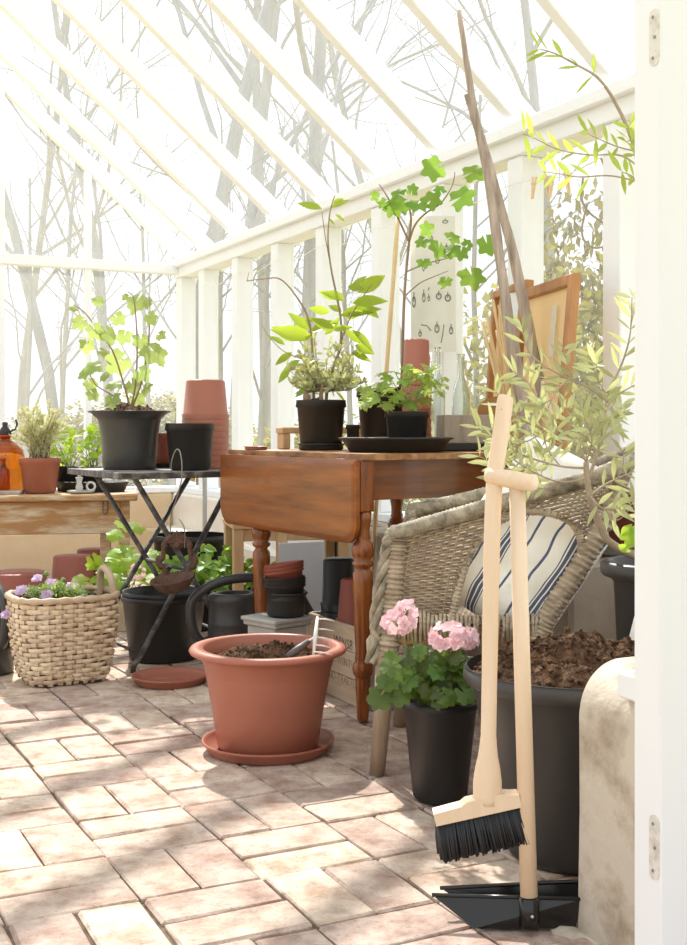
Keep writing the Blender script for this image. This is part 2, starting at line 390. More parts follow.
# floor: basket-weave bricks on a sand bed
BO = V((-.566, 2.547, 0)); BS = .235
fl = MB(); rb = random.Random(3)
mrot = Matrix((WN, WD, V((0, 0, -1)))).transposed()
for p in range(-22, 12):
    for q in range(-9, 9):
        off = 1.769-.235*q
        for k in range(2):
            if (p+q) % 2 == 0: cx, cy, sx_, sy_ = .5, .25+.5*k, 1, .5
            else: cx, cy, sx_, sy_ = .25+.5*k, .5, .5, 1
            c = BO + WN*(BS*(q+cx)) + WD*(BS*(p+cy))
            if c.y < .9 or c.y > 8.6: continue
            tl = R3(rb.uniform(-.012, .012), 'X') @ R3(rb.uniform(-.012, .012), 'Y') @ R3(rb.uniform(-.02, .02), 'Z')
            gx, gy = rb.uniform(.003, .008), rb.uniform(.003, .008)
            n0 = len(fl.v)
            fl.bbox(c + V((0, 0, -.031+rb.uniform(-.0025, .0025))), (BS*sx_-gx, BS*sy_-gy, .06), rb.uniform(.003, .0055), Matrix((WN, WD, V((0, 0, 1)))).transposed() @ tl)
            for i in range(n0, len(fl.v)):
                x, y, z = fl.v[i]; fl.v[i] = (x+rb.uniform(-.002, .002), y+rb.uniform(-.002, .002), z+rb.uniform(-.0012, .0012))
floor = struct(fl, 'floor', brick)
m = MB(); a = W(-.4, 3.9); b = W(-.4, -.2); c_ = W(7.1, -.2); d_ = W(7.1, 3.9)
m.add([(q.x, q.y, -.009) for q in (a, b, c_, d_)], [(0, 1, 2, 3)])
struct(m, 'mortar', mortar, floor)

def wbox(mb, t0, t1, o0, o1, z0, z1, b=0.):
    c = W((t0+t1)/2, (o0+o1)/2, (z0+z1)/2); mm = Matrix((WD, WN, V((0, 0, 1)))).transposed()
    mb.bbox(c, (abs(t1-t0), abs(o1-o0), z1-z0), b or .004, mm); return mb
# right plinth, with a footing step
struct(wbox(wbox(MB(), -.2, 2.3, -.14, .10, -.1, .45, .012), -.2, 2.3, -.1, .2, -.1, .25, .012), 'wall_right_far', plaster_white_sun)
struct(wbox(MB(), 2.3, 5.95, -.14, .10, -.1, .45, .012), 'wall_right', plaster_grey_shade)
struct(wbox(MB(), 2.9, 4.32, .101, .32, -.05, .45, .012), 'trim_41', plaster_grey_shade)
# end plinth
struct(wbox(wbox(MB(), -.2, .06, .10, 3.2, -.1, .45, .012), .06, .12, .2, 3.2, -.1, .24, .012), 'wall_end', mat('plaster_ochre', (.62, .46, .28), .95, (.70, .56, .38), 4, detail=8, bump=.3, bscale=30))
# front plinth end beside the door: rounded shoulder
pl = MB(); prof = []
o_l = 1.154; r_ = .085; top = .445
poly = [(-.004, -.1), (-.003, .05), (.0, .2), (-.001, top-r_)] + [(r_-r_*math.cos(t*PI/2/14), top-r_+r_*math.sin(t*PI/2/14)) for t in range(1, 15)] + [(.8, top), (.8, -.1)]
# poly in (distance from end, z); extrude along WD
vs_ = []; NT = 9
nn = len(poly); t0, t1 = 5.459, 5.625
for i in range(2):
    for (x, z) in poly:
        q = W((t0, t1)[i], o_l-x, z); vs_.append(q)
pl.add(vs_, [tuple(range(nn)), tuple(range(nn, 2*nn))[::-1]])
pl.add(vs_, [(i, nn+i, nn+(i+1) % nn, (i+1) % nn) for i in range(nn)], True)
wf = struct(pl, 'wall_front', plaster)
# lumpy plaster foot
ft = MB(); pts = []
for i in range(9):
    t = 5.40+i*.045
    pts.append(W(t, 1.165+.012*math.sin(i*2.1), -.012))
ft.tube(pts, [.022+.006*math.sin(i*1.7) for i in range(9)], 10, flat=.75)
struct(ft, 'plaster_foot', plaster, wf)
struct(wbox(MB(), 5.56, 5.63, 1.160, .2, .408, .450, .004), 'trim_1', door_paint)           # sill on the front plinth
dj = struct(wbox(wbox(MB(), 5.632, 5.693, 1.185, .55, -.02, 2.6, .003), 5.60, 5.634, 1.13, .7, .44, 2.6, .003), 'door_1', door_paint)
# hinge recesses with screws
def hinge(v0, v1, nm):
    hm = MB(); t = 5.680; o = 1.1855
    A = W(t, o); zc = lambda v: CAM_H-(v-V0)/FPX*A.y
    z1, z0 = zc(v0), zc(v1); r = .0105; prof = []
    for k in range(9): a = PI*k/8; prof.append((r*math.cos(a), z1-r+r*math.sin(a)))
    for k in range(9): a = PI+PI*k/8; prof.append((r*math.cos(a), z0+r+r*math.sin(a)))
    def ring(poly, o_, mb):
        vs = [W(t+x, o_, z) for x, z in poly] + [W(t+x, o_-.004, z) for x, z in poly]; n = len(poly)
        mb.add(vs, [tuple(range(n)), tuple(range(n, 2*n))[::-1]] + [(i, (i+1) % n, n+(i+1) % n, n+i) for i in range(n)])
    ring(prof, o+.0012, hm)
    h = hm.build(nm, mat('hinge_paint', (.74, .71, .65), .5, (.42, .36, .28), 60, detail=6, ramp=(.45, .8)), dj)
    sm = MB()
    for q in (.14, .5, .86):
        zz = lin(z0, z1, q); ring([(.0028*math.cos(k*PI/4)+.002*(1 if q == .5 else -1), zz+.0028*math.sin(k*PI/4)) for k in range(8)], o+.0022, sm)
    sm.build('screw_heads', mat('screw', (.30, .29, .28), .4, metal=.5), h)
hinge(9, 66, 'hinge_leaf'); hinge(815, 880, 'hinge_leaf')

# right wall timber: sill, posts, eave plate
ZE = 1.85; TP = [0.0, .41, .956, 1.51, 2.05, 2.61, 3.116, 3.635, 4.155, 4.68, 5.2, 5.62]
struct(wbox(MB(), -.06, 5.95, -.09, .06, .45, .485), 'trim_2', white_paint)
struct(wbox(wbox(MB(), -.06, 5.8, -.06, .055, ZE-.085, ZE), -.06, 5.8, .055, .085, ZE-.025, ZE+.02), 'trim_3', white_paint)
for i, t in enumerate(TP):
    hw = .05 if i == 0 else .043
    struct(wbox(MB(), t-hw, t+hw, -.05, .045, .485, ZE-.085), 'trim_%d' % (4+i), white_paint)
gl_n = 0
def pane(pts, nm):
    m = MB(); m.add(pts, [tuple(range(len(pts)))]); struct(m, nm, win_glass)
for i in range(len(TP)-1):
    a, b = TP[i]+.043, TP[i+1]-.043; gl_n += 1
    pane([W(a, -.03, .485), W(b, -.03, .485), W(b, -.03, ZE-.085), W(a, -.03, ZE-.085)], 'window_%d' % gl_n)
# roof
TAN = .853; RUN = 2.0
def roofpt(t, off, dz=0.): return W(t, off, ZE+off*TAN+dz)
nr = V((0, 0, 1)).cross(WD)
for i, t in enumerate(TP):
    m = MB(); m.beam(roofpt(t, -.12, .045), roofpt(t, RUN, .045), .05, .085, up=(0, 0, 1), b=.004)
    struct(m, 'trim_%d' % (24+i), white_paint)
for i in range(len(TP)-1):
    a, b = TP[i]+.012, TP[i+1]-.012; gl_n += 1
    pane([roofpt(a, -.13, .10), roofpt(b, -.13, .10), roofpt(b, RUN, .10), roofpt(a, RUN, .10)], 'window_%d' % gl_n)
struct(MB().beam(roofpt(-.1, RUN, .05), roofpt(5.9, RUN, .05), .06, .15), 'trim_40', white_paint)
# gable end
struct(wbox(MB(), -.045, .03, .045, 3.2, ZE-.065, ZE-.005), 'trim_16', white_paint)
struct(wbox(MB(), -.09, .06, .045, 3.2, .45, .485), 'trim_17', white_paint)
for k, s in enumerate((.607, 1.112, 1.66, 2.2)):
    zt = ZE+min(s, 2*RUN-s)*TAN
    struct(wbox(MB(), -.03, .02, s-.019, s+.019, .485, zt, .003), 'trim_%d' % (18+k), white_paint)
ss = [.045, .607, 1.112, 1.66, 2.2, 3.1]
for i in range(5):
    a, b = ss[i]+.02, ss[i+1]-.02; gl_n += 1
    pane([W(0, a, .485), W(0, b, .485), W(0, b, ZE-.065), W(0, a, ZE-.065)], 'window_%d' % gl_n)
    if i < 4:
        gl_n += 1
        pane([W(0, a, ZE), W(0, b, ZE), W(0, min(b, RUN), ZE+min(b, 2*RUN-b)*TAN), W(0, a, ZE+a*TAN)], 'window_%d' % gl_n)

# ================================================================ OUTSIDE
def tree_mesh(seed, H=13., r0=.115, lean=.06):
    r = random.Random(seed); mb = MB()
    def grow(p, d, L, rad, dep):
        n = 5; pts = [p]; q = V(p); dd = V(d)
        for i in range(n):
            dd = (dd + V((r.uniform(-1, 1), r.uniform(-1, 1), r.uniform(-.3, .6)))*(.10 if dep == 0 else .22)).normalized()
            q = q + dd*(L/n); pts.append(q)
        rr = [rad*(1-.62*i/n) for i in range(n+1)]
        mb.tube(pts, rr, 7 if dep == 0 else (5 if dep < 2 else 3), caps=False)
        if dep >= 4: return
        nb = (9, 5, 4, 3)[dep]
        for k in range(nb):
            t = lin(.30 if dep == 0 else .25, 1., (k+r.random()*.8)/nb); t = min(t, .999); i = int(t*n); f = t*n-i
            b = pts[i].lerp(pts[i+1], f); az = r.random()*2*PI + k*2.4
            ax = (pts[i+1]-pts[i]).normalized(); s = ax.orthogonal().normalized(); s = Matrix.Rotation(az, 3, ax) @ s
            an = r.uniform(.6, 1.05)
            nd = (ax*math.cos(an)+s*math.sin(an)+V((0, 0, .25))).normalized()
            grow(b, nd, L*r.uniform(.32, .5)*(1.15-.4*t if dep == 0 else 1), rad*(1-.62*t)*r.uniform(.42, .62), dep+1)
    grow(V((0, 0, -.2)), V((lean, .02, 1)).normalized(), H, r0, 0); return mb
TREES = []
def place_tree(k, u, Y, sc, rz, label, lean=0):
    x = (u-343.5)/FPX*Y
    o = TREES[k]
    if 'label' in o: o = o.copy(); COL.objects.link(o)
    o.location = (x, Y, -.1); o.rotation_euler = (0, math.radians(lean), rz); o.scale = (sc,)*3
    tag(o, label, 'tree', 'bare trees outside')
for s in range(4):
    TREES.append(tree_mesh(20+s*7).build('bare_tree', bark))
place_tree(0, 172, 15, 1.05, .3, 'thick bare trunk seen through the roof between the second and fourth rafters')
place_tree(1, 322, 17, 1.1, 1.9, 'tall bare tree seen above the citrus stems through the roof glass', -3)
place_tree(2, 66, 15.5, .72, 2.7, 'dark bare tree seen through the gable glass at far left', 4)
place_tree(3, 232, 20, 1.1, .8, 'slim bare tree rising between the two thickest trunks')
place_tree(1, 268, 23, 1.1, 4.0, 'slender pale tree just left of the tall bare tree behind the citrus')
place_tree(0, 120, 24, 1.0, 2.2, 'distant bare tree left of the thick trunk above the gable')
place_tree(2, 18, 27, .9, 5.1, 'faint bare tree at the far left edge beyond the gable')
place_tree(3, 560, 19, 1.0, 2.5, 'bare tree behind the window beside the driftwood poles')
place_tree(0, 420, 27, 1.0, 3.5, 'far faint bare tree behind the beetle poster window', 2)
tw = tree_mesh(91, 3.4, .030, .15).build('twiggy_shrub', bark)
for k, (u, Y, sc, rz, label) in enumerate(((22, 10.5, 1.0, .2, 'thin bare shrub behind the amber demijohn at the gable'), (104, 11.5, 1.15, 1.4, 'thin bare shrub behind the grapevine leaves'), (152, 12.5, 1.1, 2.9, 'thin bare shrub beside the gable corner post'), (224, 11, 1.2, 4.1, 'thin bare shrub seen between the first window posts'), (262, 12, 1.25, 5.0, 'thin bare shrub between the posts left of the citrus'), (305, 11, 1.2, .9, 'thin bare shrub behind the citrus pot'), (352, 12, 1.2, 2.2, 'thin bare shrub between the citrus and the bamboo cane'), (482, 10.5, 1.2, 3.3, 'thin bare shrub behind the green bottle'), (60, 13, 1.3, 5.6, 'thin bare shrub behind the rosemary'))):
    o = tw if k == 0 else tw.copy()
    if k: COL.objects.link(o)
    o.location = ((u-343.5)/FPX*Y, Y, -.12); o.scale = (sc,)*3; o.rotation_euler = (0, 0, rz); tag(o, label, 'shrub', 'bare shrubs outside the glass')
def bush_mesh(seed, n=2600, sz=.10):
    r = random.Random(seed); mb = MB(); blobs = [(V((r.uniform(-.7, .7), r.uniform(-.5, .5), r.uniform(.2, 1.1))), r.uniform(.3, .6)) for _ in range(11)]
    for i in range(n):
        c, rad = r.choice(blobs); d = V((r.gauss(0, 1), r.gauss(0, 1), r.gauss(0, 1))).normalized()
        p = c + d*rad*r.random()**.4
        if p.z < 0: p.z = abs(p.z)
        mb.leaf(p, V((r.uniform(-1, 1), r.uniform(-1, 1), r.uniform(-1, 1))), V((r.uniform(-1, 1), r.uniform(-1, 1), 1)), sz*r.uniform(.6, 1.3), sz*.6, 2, .1)
    return mb
B1 = bush_mesh(5, 4200, .075).build('spring_bush', L_bush); B2 = bush_mesh(9, 5200, .062).build('spring_bush', L_bush2)
def place_bush(o, u, Y, sx, sz, rz, label):
    if 'label' in o: o = o.copy(); COL.objects.link(o)
    o.location = ((u-343.5)/FPX*Y, Y, -.12); o.scale = (sx, sx, sz); o.rotation_euler = (0, 0, rz)
    tag(o, label, 'bush', 'bushes beyond the glass')
place_bush(B1, 585, 9.5, 1.3, 1.5, .4, 'yellow-green bush seen in the window right of the wooden frames')
place_bush(B2, 603, 10.5, 1.35, 2.7, 2.0, 'tall dull olive shrub above the yellow bush in the right window')
place_bush(B1, 455, 13, 1.5, .85, 1.2, 'low yellow-green bush behind the glass bottles on the table')
place_bush(B1, 372, 15, 1.5, .8, 2.9, 'low pale bush seen between the posts behind the citrus foliage')
place_bush(B2, 262, 17, 1.7, .9, .2, 'low dull bush beyond the posts right of the terracotta stack')
place_bush(B2, 40, 15, 1.9, 1.0, 3.6, 'straw-coloured bush behind the rosemary at the gable')
place_bush(B1, 128, 17, 1.8, .95, 4.4, 'pale bush beyond the gable glass behind the grapevine')
place_bush(B2, 200, 22, 1.6, 1.3, 5.2, 'distant brownish shrub behind the corner post')
# ================================================================ DROP-LEAF TABLE
TL0 = V((.06, 3.38, 0)); TA = V((-.5, .866, 0)); TB = V((.83, .557, 0)).normalized()
def T(s, w_, z=.762): return TL0 + TA*s + TB*w_ + V((0, 0, z))
TLEN, TWID = .92, .62
tbl = thing('drop_leaf_table', 'varnished brown wooden drop-leaf table with turned legs and hanging front leaf', 'table', T(TLEN/2, TWID/2, 0))
def tloc(p): return V(p)-tbl.location
tm = Matrix((TA, TB, V((0, 0, 1)))).transposed()
m = MB()
def para(mb, s0, s1, w0, w1, z0, z1):
    pts = [T(s0, w0, 0), T(s1, w0, 0), T(s1, w1, 0), T(s0, w1, 0)][::-1]
    c = [tloc(p) for p in pts]
    mb.prism([(q.x, q.y) for q in c], z0, z1)
para(m, -.012, TLEN, .0, TWID, .7445, .762); m.build('table_top', wood_top, tbl)
# apron boards and corner blocks
m = MB(); para(m, .045, .055+.02, .05, TWID-.05, .628, .744); m.build('apron', wood_apron, tbl)
m = MB(); para(m, TLEN-.19, TLEN-.17, .05, TWID-.05, .628, .744); m.build('apron', wood_apron, tbl)
for w0 in (.03, TWID-.05):
    m = MB(); para(m, .07, TLEN-.19, w0, w0+.02, .628, .744); m.build('apron', wood_apron, tbl)
LEGP = [(0, .0), (.015, .0), (.0225, .02), (.0165, .035), (.0195, .12), (.0265, .18), (.0195, .125)]
def turned(mb, c):
    prof = [(.0125, 0), (.0165, .012), (.0195, .07), (.0225, .122), (.0215, .128), (.0275, .136), (.0305, .150), (.0275, .165), (.0215, .173),
            (.0225, .178), (.0205, .196), (.0245, .26), (.0275, .34), (.0295, .40), (.0285, .424), (.0225, .432), (.0195, .437), (.0295, .446), (.0305, .453),
            (.0225, .460), (.0305, .474), (.0325, .490), (.0285, .508), (.0205, .517), (.0225, .523), (.0195, .534), (.0205, .556), (.0245, .575), (.0245, .597)]
    mb.lathe(prof, 24, c)
    for a in range(1): mb.bbox(V(c)+V((0, 0, .671)), (.050, .050, .146), .003, tm)
legs = [(.03, .012), (.70, .02), (.03, TWID-.04), (.70, TWID-.04)]
for (s, w_) in legs:
    m = MB(); turned(m, tloc(T(s, w_, 0))); m.build('leg', wood_table, tbl)
# hanging leaf with rounded lower corners
lf = MB(); poly = []; L_, H_, r_ = .925, .237, .055
poly = [(0, 0), (L_, 0)] + [(L_-r_*1.3+r_*1.3*math.cos(a*PI/12), -H_+.02*0+r_*1.3-r_*1.3*math.sin(a*PI/12)) for a in range(0, 7)] + [(r_-r_*math.sin(a*PI/12), -H_+r_-r_*math.cos(a*PI/12)) for a in range(0, 7)]
poly = poly[::-1]
mm = Matrix((TA, V((0, 0, 1)), -TB)).transposed()
def offs(poly, d):
    cx = L_/2; cy = -H_/2
    return [(cx+(x-cx)*(1-d/(L_/2)), cy+(y-cy)*(1-d/(H_/2))) for x, y in poly]
o_ = tloc(T(-.006, -.018, .746)); n_ = len(poly)
rings = [(offs(poly, .004), 0), (poly, .003), (poly, .015), (offs(poly, .012), .020), (offs(poly, .018), .021)]
vs_ = [mm @ V((x, y, z)) + o_ for pl_, z in rings for x, y in pl_]
fs_ = [tuple(range(n_))] + [(i*n_+k, (i+1)*n_+k, (i+1)*n_+(k+1) % n_, i*n_+(k+1) % n_) for i in range(4) for k in range(n_)] + [tuple(4*n_+k for k in range(n_))[::-1]]
lf.add(vs_, fs_); dl = lf.build('drop_leaf', wood_leaf, tbl, True)
for s in (.12, .46, .80):
    m = MB(); m.bbox(tloc(T(s, -.008, .7455)), (.05, .014, .004), .001, tm); m.build('hinge', iron, dl)

# ================================================================ FOLDING BISTRO TABLE
BC = V((-.661, 4.425, 0)); e1 = V((.83, .554, 0)).normalized(); e2 = V((-.49, .872, 0)).normalized()
bt = thing('folding_table', 'small folding garden table with crossed dark metal legs beside the wicker basket', 'table', BC)
bm_ = Matrix((e1, e2, V((0, 0, 1)))).transposed()
def Bq(a, b, z): return e1*a + e2*b + V((0, 0, z))
BZ = .684
m = MB()
for k in range(7):
    m.bbox(Bq(0, -.255+k*.085, BZ-.006), (.545, .078, .012), .003, bm_)
tp = m.build('table_top', iron_top, bt)
m = MB()
for s in (-1, 1):
    m.bbox(Bq(0, s*.302, BZ-.009), (.56, .012, .022), .002, bm_); m.bbox(Bq(s*.277, 0, BZ-.009), (.012, .60, .022), .002, bm_)
m.build('rim_band', iron, bt)
feet = {k: V(v)-BC for k, v in dict(F1=(-.591, 4.743, 0), F2=(-.373, 4.335, 0), F3=(-.96, 4.527, 0), F4=(-.719, 4.10, 0)).items()}
def xleg(f, t, side):
    m = MB(); f = V(f); t = V(t)
    k = f.lerp(t, .09); k = V((f.x*.93+t.x*.07, f.y*.93+t.y*.07, .055))
    m.tube([f, f+V((0, 0, .02)), k, t], .0098, 8, flat=.75)
    m.build('leg', iron, bt)
for (a, b) in (('F4', 'F2'), ('F3', 'F1')):
    A, B_ = feet[a], feet[b]; up = V((0, 0, BZ-.018))
    i1 = (B_-A).normalized()*.02; off = e2*.012*(1 if a == 'F4' else -1)
    xleg(A, B_*.93+up-i1*0, 1); xleg(B_+off, A*.93+up+off, 1)
m = MB(); mid = V((0, 0, .33)); qa = (feet['F4']+feet['F2'])/2+V((0, 0, .335)); qb = (feet['F3']+feet['F1'])/2+V((0, 0, .335))
m.tube([qa, qb], .006, 6); m.build('stretcher', iron, bt)
m = MB(); m.tube([feet['F4']+V((0, 0, .075)), feet['F3']+V((0, 0, .075))], .0055, 6); m.build('stretcher', iron, bt)
m = MB(); m.tube([feet['F2']+V((0, 0, .075)), feet['F1']+V((0, 0, .075))], .0055, 6); m.build('stretcher', iron, bt)

# ================================================================ OLD BENCH AT THE GABLE
BX1 = P(131, 497, 5.50).x; bz = .83-(495-430)/1200*5.45
eL = (-WN); eL = V((-1, -.18, 0)).normalized(); eD = V((-.18, 1, 0)).normalized()
bO = V((BX1, 5.50, 0))
bench = thing('wooden_bench', 'low worn wooden bench with peeling paint along the gable end wall', 'bench', bO)
bmx = Matrix((eL, eD, V((0, 0, 1)))).transposed()
def Bn(a, b, z): return eL*a + eD*b + V((0, 0, z))
m = MB()
m.bbox(Bn(.75, .20, bz-.014), (1.56, .46, .028), .006, bmx); m.build('bench_top', wood_bench, bench)
m = MB(); m.bbox(Bn(.76, .012, bz-.028-.075), (1.42, .024, .15), .004, bmx); m.build('apron', wood_bench, bench)
m = MB(); m.bbox(Bn(.03, .2, bz-.028-.06), (.024, .36, .12), .004, bmx); m.build('apron', wood_bench, bench)
for a, b in ((.03, .035), (.03, .38), (1.45, .035), (1.45, .38), (.115, .06)):
    m = MB(); m.bbox(Bn(a, b, (bz-.03)/2), (.05, .05, bz-.03), .004, bmx); m.build('leg', wood_bench, bench)
m = MB(); m.tube([Bn(.115, -.012, bz-.02)+V((.012*math.cos(t*PI/6), 0, -.035-.035*math.sin(t*PI/6))) for t in range(12)], .0025, 6, closed=True); m.build('ring_pull', iron, bench)

# ================================================================ STOOL BEHIND THE TABLE
st0 = P(238, 600, 4.88); st0.z = 0
stl = thing('wooden_stool', 'plain pale wooden stool standing behind the drop-leaf table', 'stool', st0)
sA = V((.97, .22, 0)).normalized(); sB = V((-.22, .97, 0)).normalized(); smx = Matrix((sA, sB, V((0, 0, 1)))).transposed()
def Sq(a, b, z): return sA*a+sB*b+V((0, 0, z))
sh = .83-(523-430)/1200*4.88
m = MB(); m.bbox(Sq(.23, .14, sh-.012), (.51, .34, .024), .004, smx); m.build('seat', wood_pale, stl)
for a, b in ((0, 0), (.18, 0), (.44, 0), (0, .28), (.44, .28)):
    m = MB(); m.bbox(Sq(a, b, (sh-.024)/2), (.042, .042, sh-.024), .004, smx); m.build('leg', wood_pale, stl)
for b in (0, .28):
    m = MB(); m.bbox(Sq(.22, b, sh-.05), (.40, .02, .05), .003, smx); m.build('rail', wood_pale, stl)

# ================================================================ WICKER ARMCHAIR
CH = V((.096, 2.887, 0)); chr_ = thing('wicker_armchair', 'grey-brown wicker armchair with braided rim and arched side opening', 'armchair', CH, math.atan2(-.157, .987))
topc = smoothpath([(.024, 0, .580), (.18, -.015, .628), (.36, -.012, .682), (.50, .0, .722), (.585, .07, .757), (.62, .25, .785), (.60, .42, .765), (.51, .50, .728), (.36, .51, .69), (.18, .505, .64), (.024, .49, .605)], 8)
botc = smoothpath([(0, 0, .375), (.13, 0, .375), (.26, 0, .375), (.35, .02, .375), (.40, .08, .375), (.43, .25, .375), (.42, .42, .375), (.35, .48, .375), (.26, .49, .375), (.13, .49, .375), (0, .49, .375)], 8)
n_ = len(topc); NP = 92
def pathat(pts, s):
    q = s*(len(pts)-1); i = min(int(q), len(pts)-2); return pts[i].lerp(pts[i+1], q-i)
def surf(s, v):
    a = pathat(botc, s); b = pathat(topc, s); p = a.lerp(b, v)
    c = V((.30, .245, p.z)); d = (p-c); d.normalize(); return p + d*.012*math.sin(PI*v), d
arch = [(.165, .372), (.178, .44), (.205, .53), (.25, .595), (.315, .632), (.385, .637), (.445, .612), (.468, .56), (.455, .50), (.42, .43), (.375, .372)]
def inarch(p):
    if p.y > .12: return False
    x, z = p.x, p.z; ins = False; n = len(arch)
    for i in range(n):
        x1, z1 = arch[i]; x2, z2 = arch[(i+1) % n]
        if (z1 > z) != (z2 > z) and x < (x2-x1)*(z-z1)/(z2-z1)+x1: ins = not ins
    return ins
wv = MB(); NR = 34
for r in range(NR):
    v = (r+.5)/NR; run = []
    for i in range(NP*2+1):
        s = i/(NP*2); p, d = surf(s, v)
        if inarch(p):
            if len(run) > 2: wv.tube(run, .0036, 4, caps=False)
            run = []; continue
        run.append(p + d*(.0048 if (i//2+r) % 2 == 0 else -.0048)*(1 if i % 2 else 0.0))
    if len(run) > 2: wv.tube(run, .0036, 4, caps=False)
wv.build('woven_panels', wicker_w, chr_)
wp = MB()
for i in range(NP+1):
    s = i/NP; run = []
    for k in range(9):
        p, d = surf(s, k/8)
        if inarch(p):
            if len(run) > 1: wp.tube(run, .003, 4, caps=False)
            run = []; continue
        run.append(p)
    if len(run) > 1: wp.tube(run, .003, 4, caps=False)
wp.build('warp_canes', wicker, chr_)
# braided rim: three strands plaited around the rim path, running down the front edges
def braid(path, R, r, turns):
    mb = MB(); N = len(path)
    for k in range(4):
        pts = []
        for i in range(N):
            a = path[max(i-1, 0)]; b = path[min(i+1, N-1)]; t = (b-a).normalized()
            x = t.cross(V((0, 0, 1))); x = x.normalized() if x.length > .1 else V((0, 1, 0)); y = t.cross(x)
            ph = 2*PI*(turns*i/N + k/4); pts.append(path[i] + x*R*math.cos(ph) + y*R*.8*math.sin(ph))
        mb.tube(pts, r, 6)
    return mb
rim = [V((-.026, 0, .27)), V((-.010, 0, .42)), V((.014, -.002, .55))] + [p for p in topc] + [V((.014, .49, .57)), V((-.012, .49, .42)), V((-.022, .49, .27))]
rimf = smoothpath(rim, 5)
braid(rimf, .0150, .0088, 58).build('braided_rim', braid_m, chr_)
def wrapped(pts, r, pitch=.009, seg=10):
    mb = MB(); path = smoothpath(pts, 10); L = sum((path[i+1]-path[i]).length for i in range(len(path)-1)); n = int(L/pitch)*2
    pp = [pathat(path, i/n) for i in range(n+1)]
    mb.tube(pp, [r*(1.0 if i % 2 else .80)*(1+.05*math.sin(i*1.3)) for i in range(n+1)], seg, smooth=False); return mb
wrapped([V((x, -.012+(.02 if x > .42 else 0), z)) for x, z in arch], .0105, .008).build('arch_binding', cane_wrap, chr_)
for y in (0, .49):
    wrapped([(.036, y, .570), (.022, y, .40), (.006, y, .215)], .027, .011, 12).build('wrapped_post', cane_wrap, chr_)
    wrapped([(.565, y*.85+.035, .70), (.47, y*.92+.01, .52), (.375, y*.98+.0, .36), (.36, y, .25)], .027, .011, 12).build('wrapped_post', cane_wrap, chr_)
    m = MB(); m.tube([(.004, y, .30), (-.002, y, .15), (-.016, y, 0)], [.0225, .021, .0185], 12); m.build('leg', leg_wood, chr_)
    m = MB(); m.tube([(.375, y, .36), (.40, y, .2), (.425, y, 0)], [.022, .021, .019], 12); m.build('leg', leg_wood, chr_)
    wrapped([(.01, y, .285), (.36, y, .275)], .0125, .009, 8).build('stretcher', cane_wrap, chr_)
for x in (.01, .37):
    wrapped([(x, 0, .285), (x, .49, .285)], .0125, .009, 8).build('stretcher', cane_wrap, chr_)
m = MB()
for y0, y1, x0, x1 in ((0, .49, .0, .38),):
    m.bbox((.195, .245, .352), (.39, .49, .02), .004)
    m.bbox((.195, .002, .335), (.37, .02, .034), .004); m.bbox((.195, .488, .335), (.37, .02, .034), .004)
m.build('seat_frame', mat('seat_wood', (.36, .17, .06), .6, (.46, .24, .10), 8), chr_)
sm_ = MB()
for r in range(44):
    y = .012+r*.0108
    sm_.tube([(x*.0125, y, .366+(.003 if (x+r) % 2 else -.003)) for x in range(0, 32)], .0052, 4, caps=False)
sm_.build('woven_seat', wicker_w, chr_)
fr = MB(); r2 = random.Random(4)
for i in range(38):
    x = .012+i*.0098
    fr.tube([(x, -.016, .395+r2.uniform(-.006, .006)), (x+r2.uniform(-.003, .003), -.021, .365), (x+r2.uniform(-.003, .003), -.012, .328+r2.uniform(-.008, .004))], .0042, 5)
for i in range(48):
    y = .012+i*.0098
    fr.tube([(-.012, y, .39+r2.uniform(-.006, .006)), (-.018, y+r2.uniform(-.003, .003), .36), (-.008, y, .328)], .0042, 5)
fr.build('looped_edging', cane_wrap, chr_)
crot = math.atan2(-.157, .987)
def chw(x, y, z):
    a = crot; return V((CH.x + x*math.cos(a)-y*math.sin(a), CH.y + x*math.sin(a)+y*math.cos(a), z))
def pillow(hx, hy, th, N=26):
    mb = MB(); r2 = random.Random(8)
    def pt(u, v, s):
        k = (1-abs(u)**2.6)*(1-abs(v)**2.6); k = max(k, 0)**.5
        pin = 1-.07*(1-abs(v)**2)*abs(u)**3; pin2 = 1-.07*(1-abs(u)**2)*abs(v)**3
        q = V((u*hx*pin2, v*hy*pin, s*th*k)); 
        q.z += s*.012*noise.noise(V((u*2.3, v*2.3, s*3.)))*k + s*.006*noise.noise(V((u*6, v*4, s*7.)))*k
        return q
    for s in (1, -1):
        vs = [pt(-1+2*i/N, -1+2*j/N, s) for i in range(N+1) for j in range(N+1)]
        fs = []
        for i in range(N):
            for j in range(N):
                a = i*(N+1)+j; f = (a, a+N+1, a+N+2, a+1); fs.append(f if s > 0 else f[::-1])
        mb.add(vs, fs, True)
    return mb
def orient(xa, na):
    z = V(na).normalized(); x = V(xa); x = (x-z*x.dot(z)).normalized(); y = z.cross(x)
    return Matrix((x, y, z)).transposed().to_euler()
ca, sa = math.cos(crot), math.sin(crot)
def chdir(x, y, z): return V((x*ca-y*sa, x*sa+y*ca, z))
solo(pillow(.160, .165, .085), 'striped_cushion', ticking, 'cream cushion with dark blue ticking stripes inside the wicker armchair', 'cushion', chw(.318, .10, .508), rot=orient(chdir(.80, -.15, -.5), chdir(-.12, -1, .22)))
solo(pillow(.15, .15, .05), 'white_cushion', linen, 'plain white cushion with one corner poking above the armchair arm', 'cushion', chw(.385, .30, .635), rot=orient(chdir(.6, .3, .75), chdir(-.5, -.8, .25)))
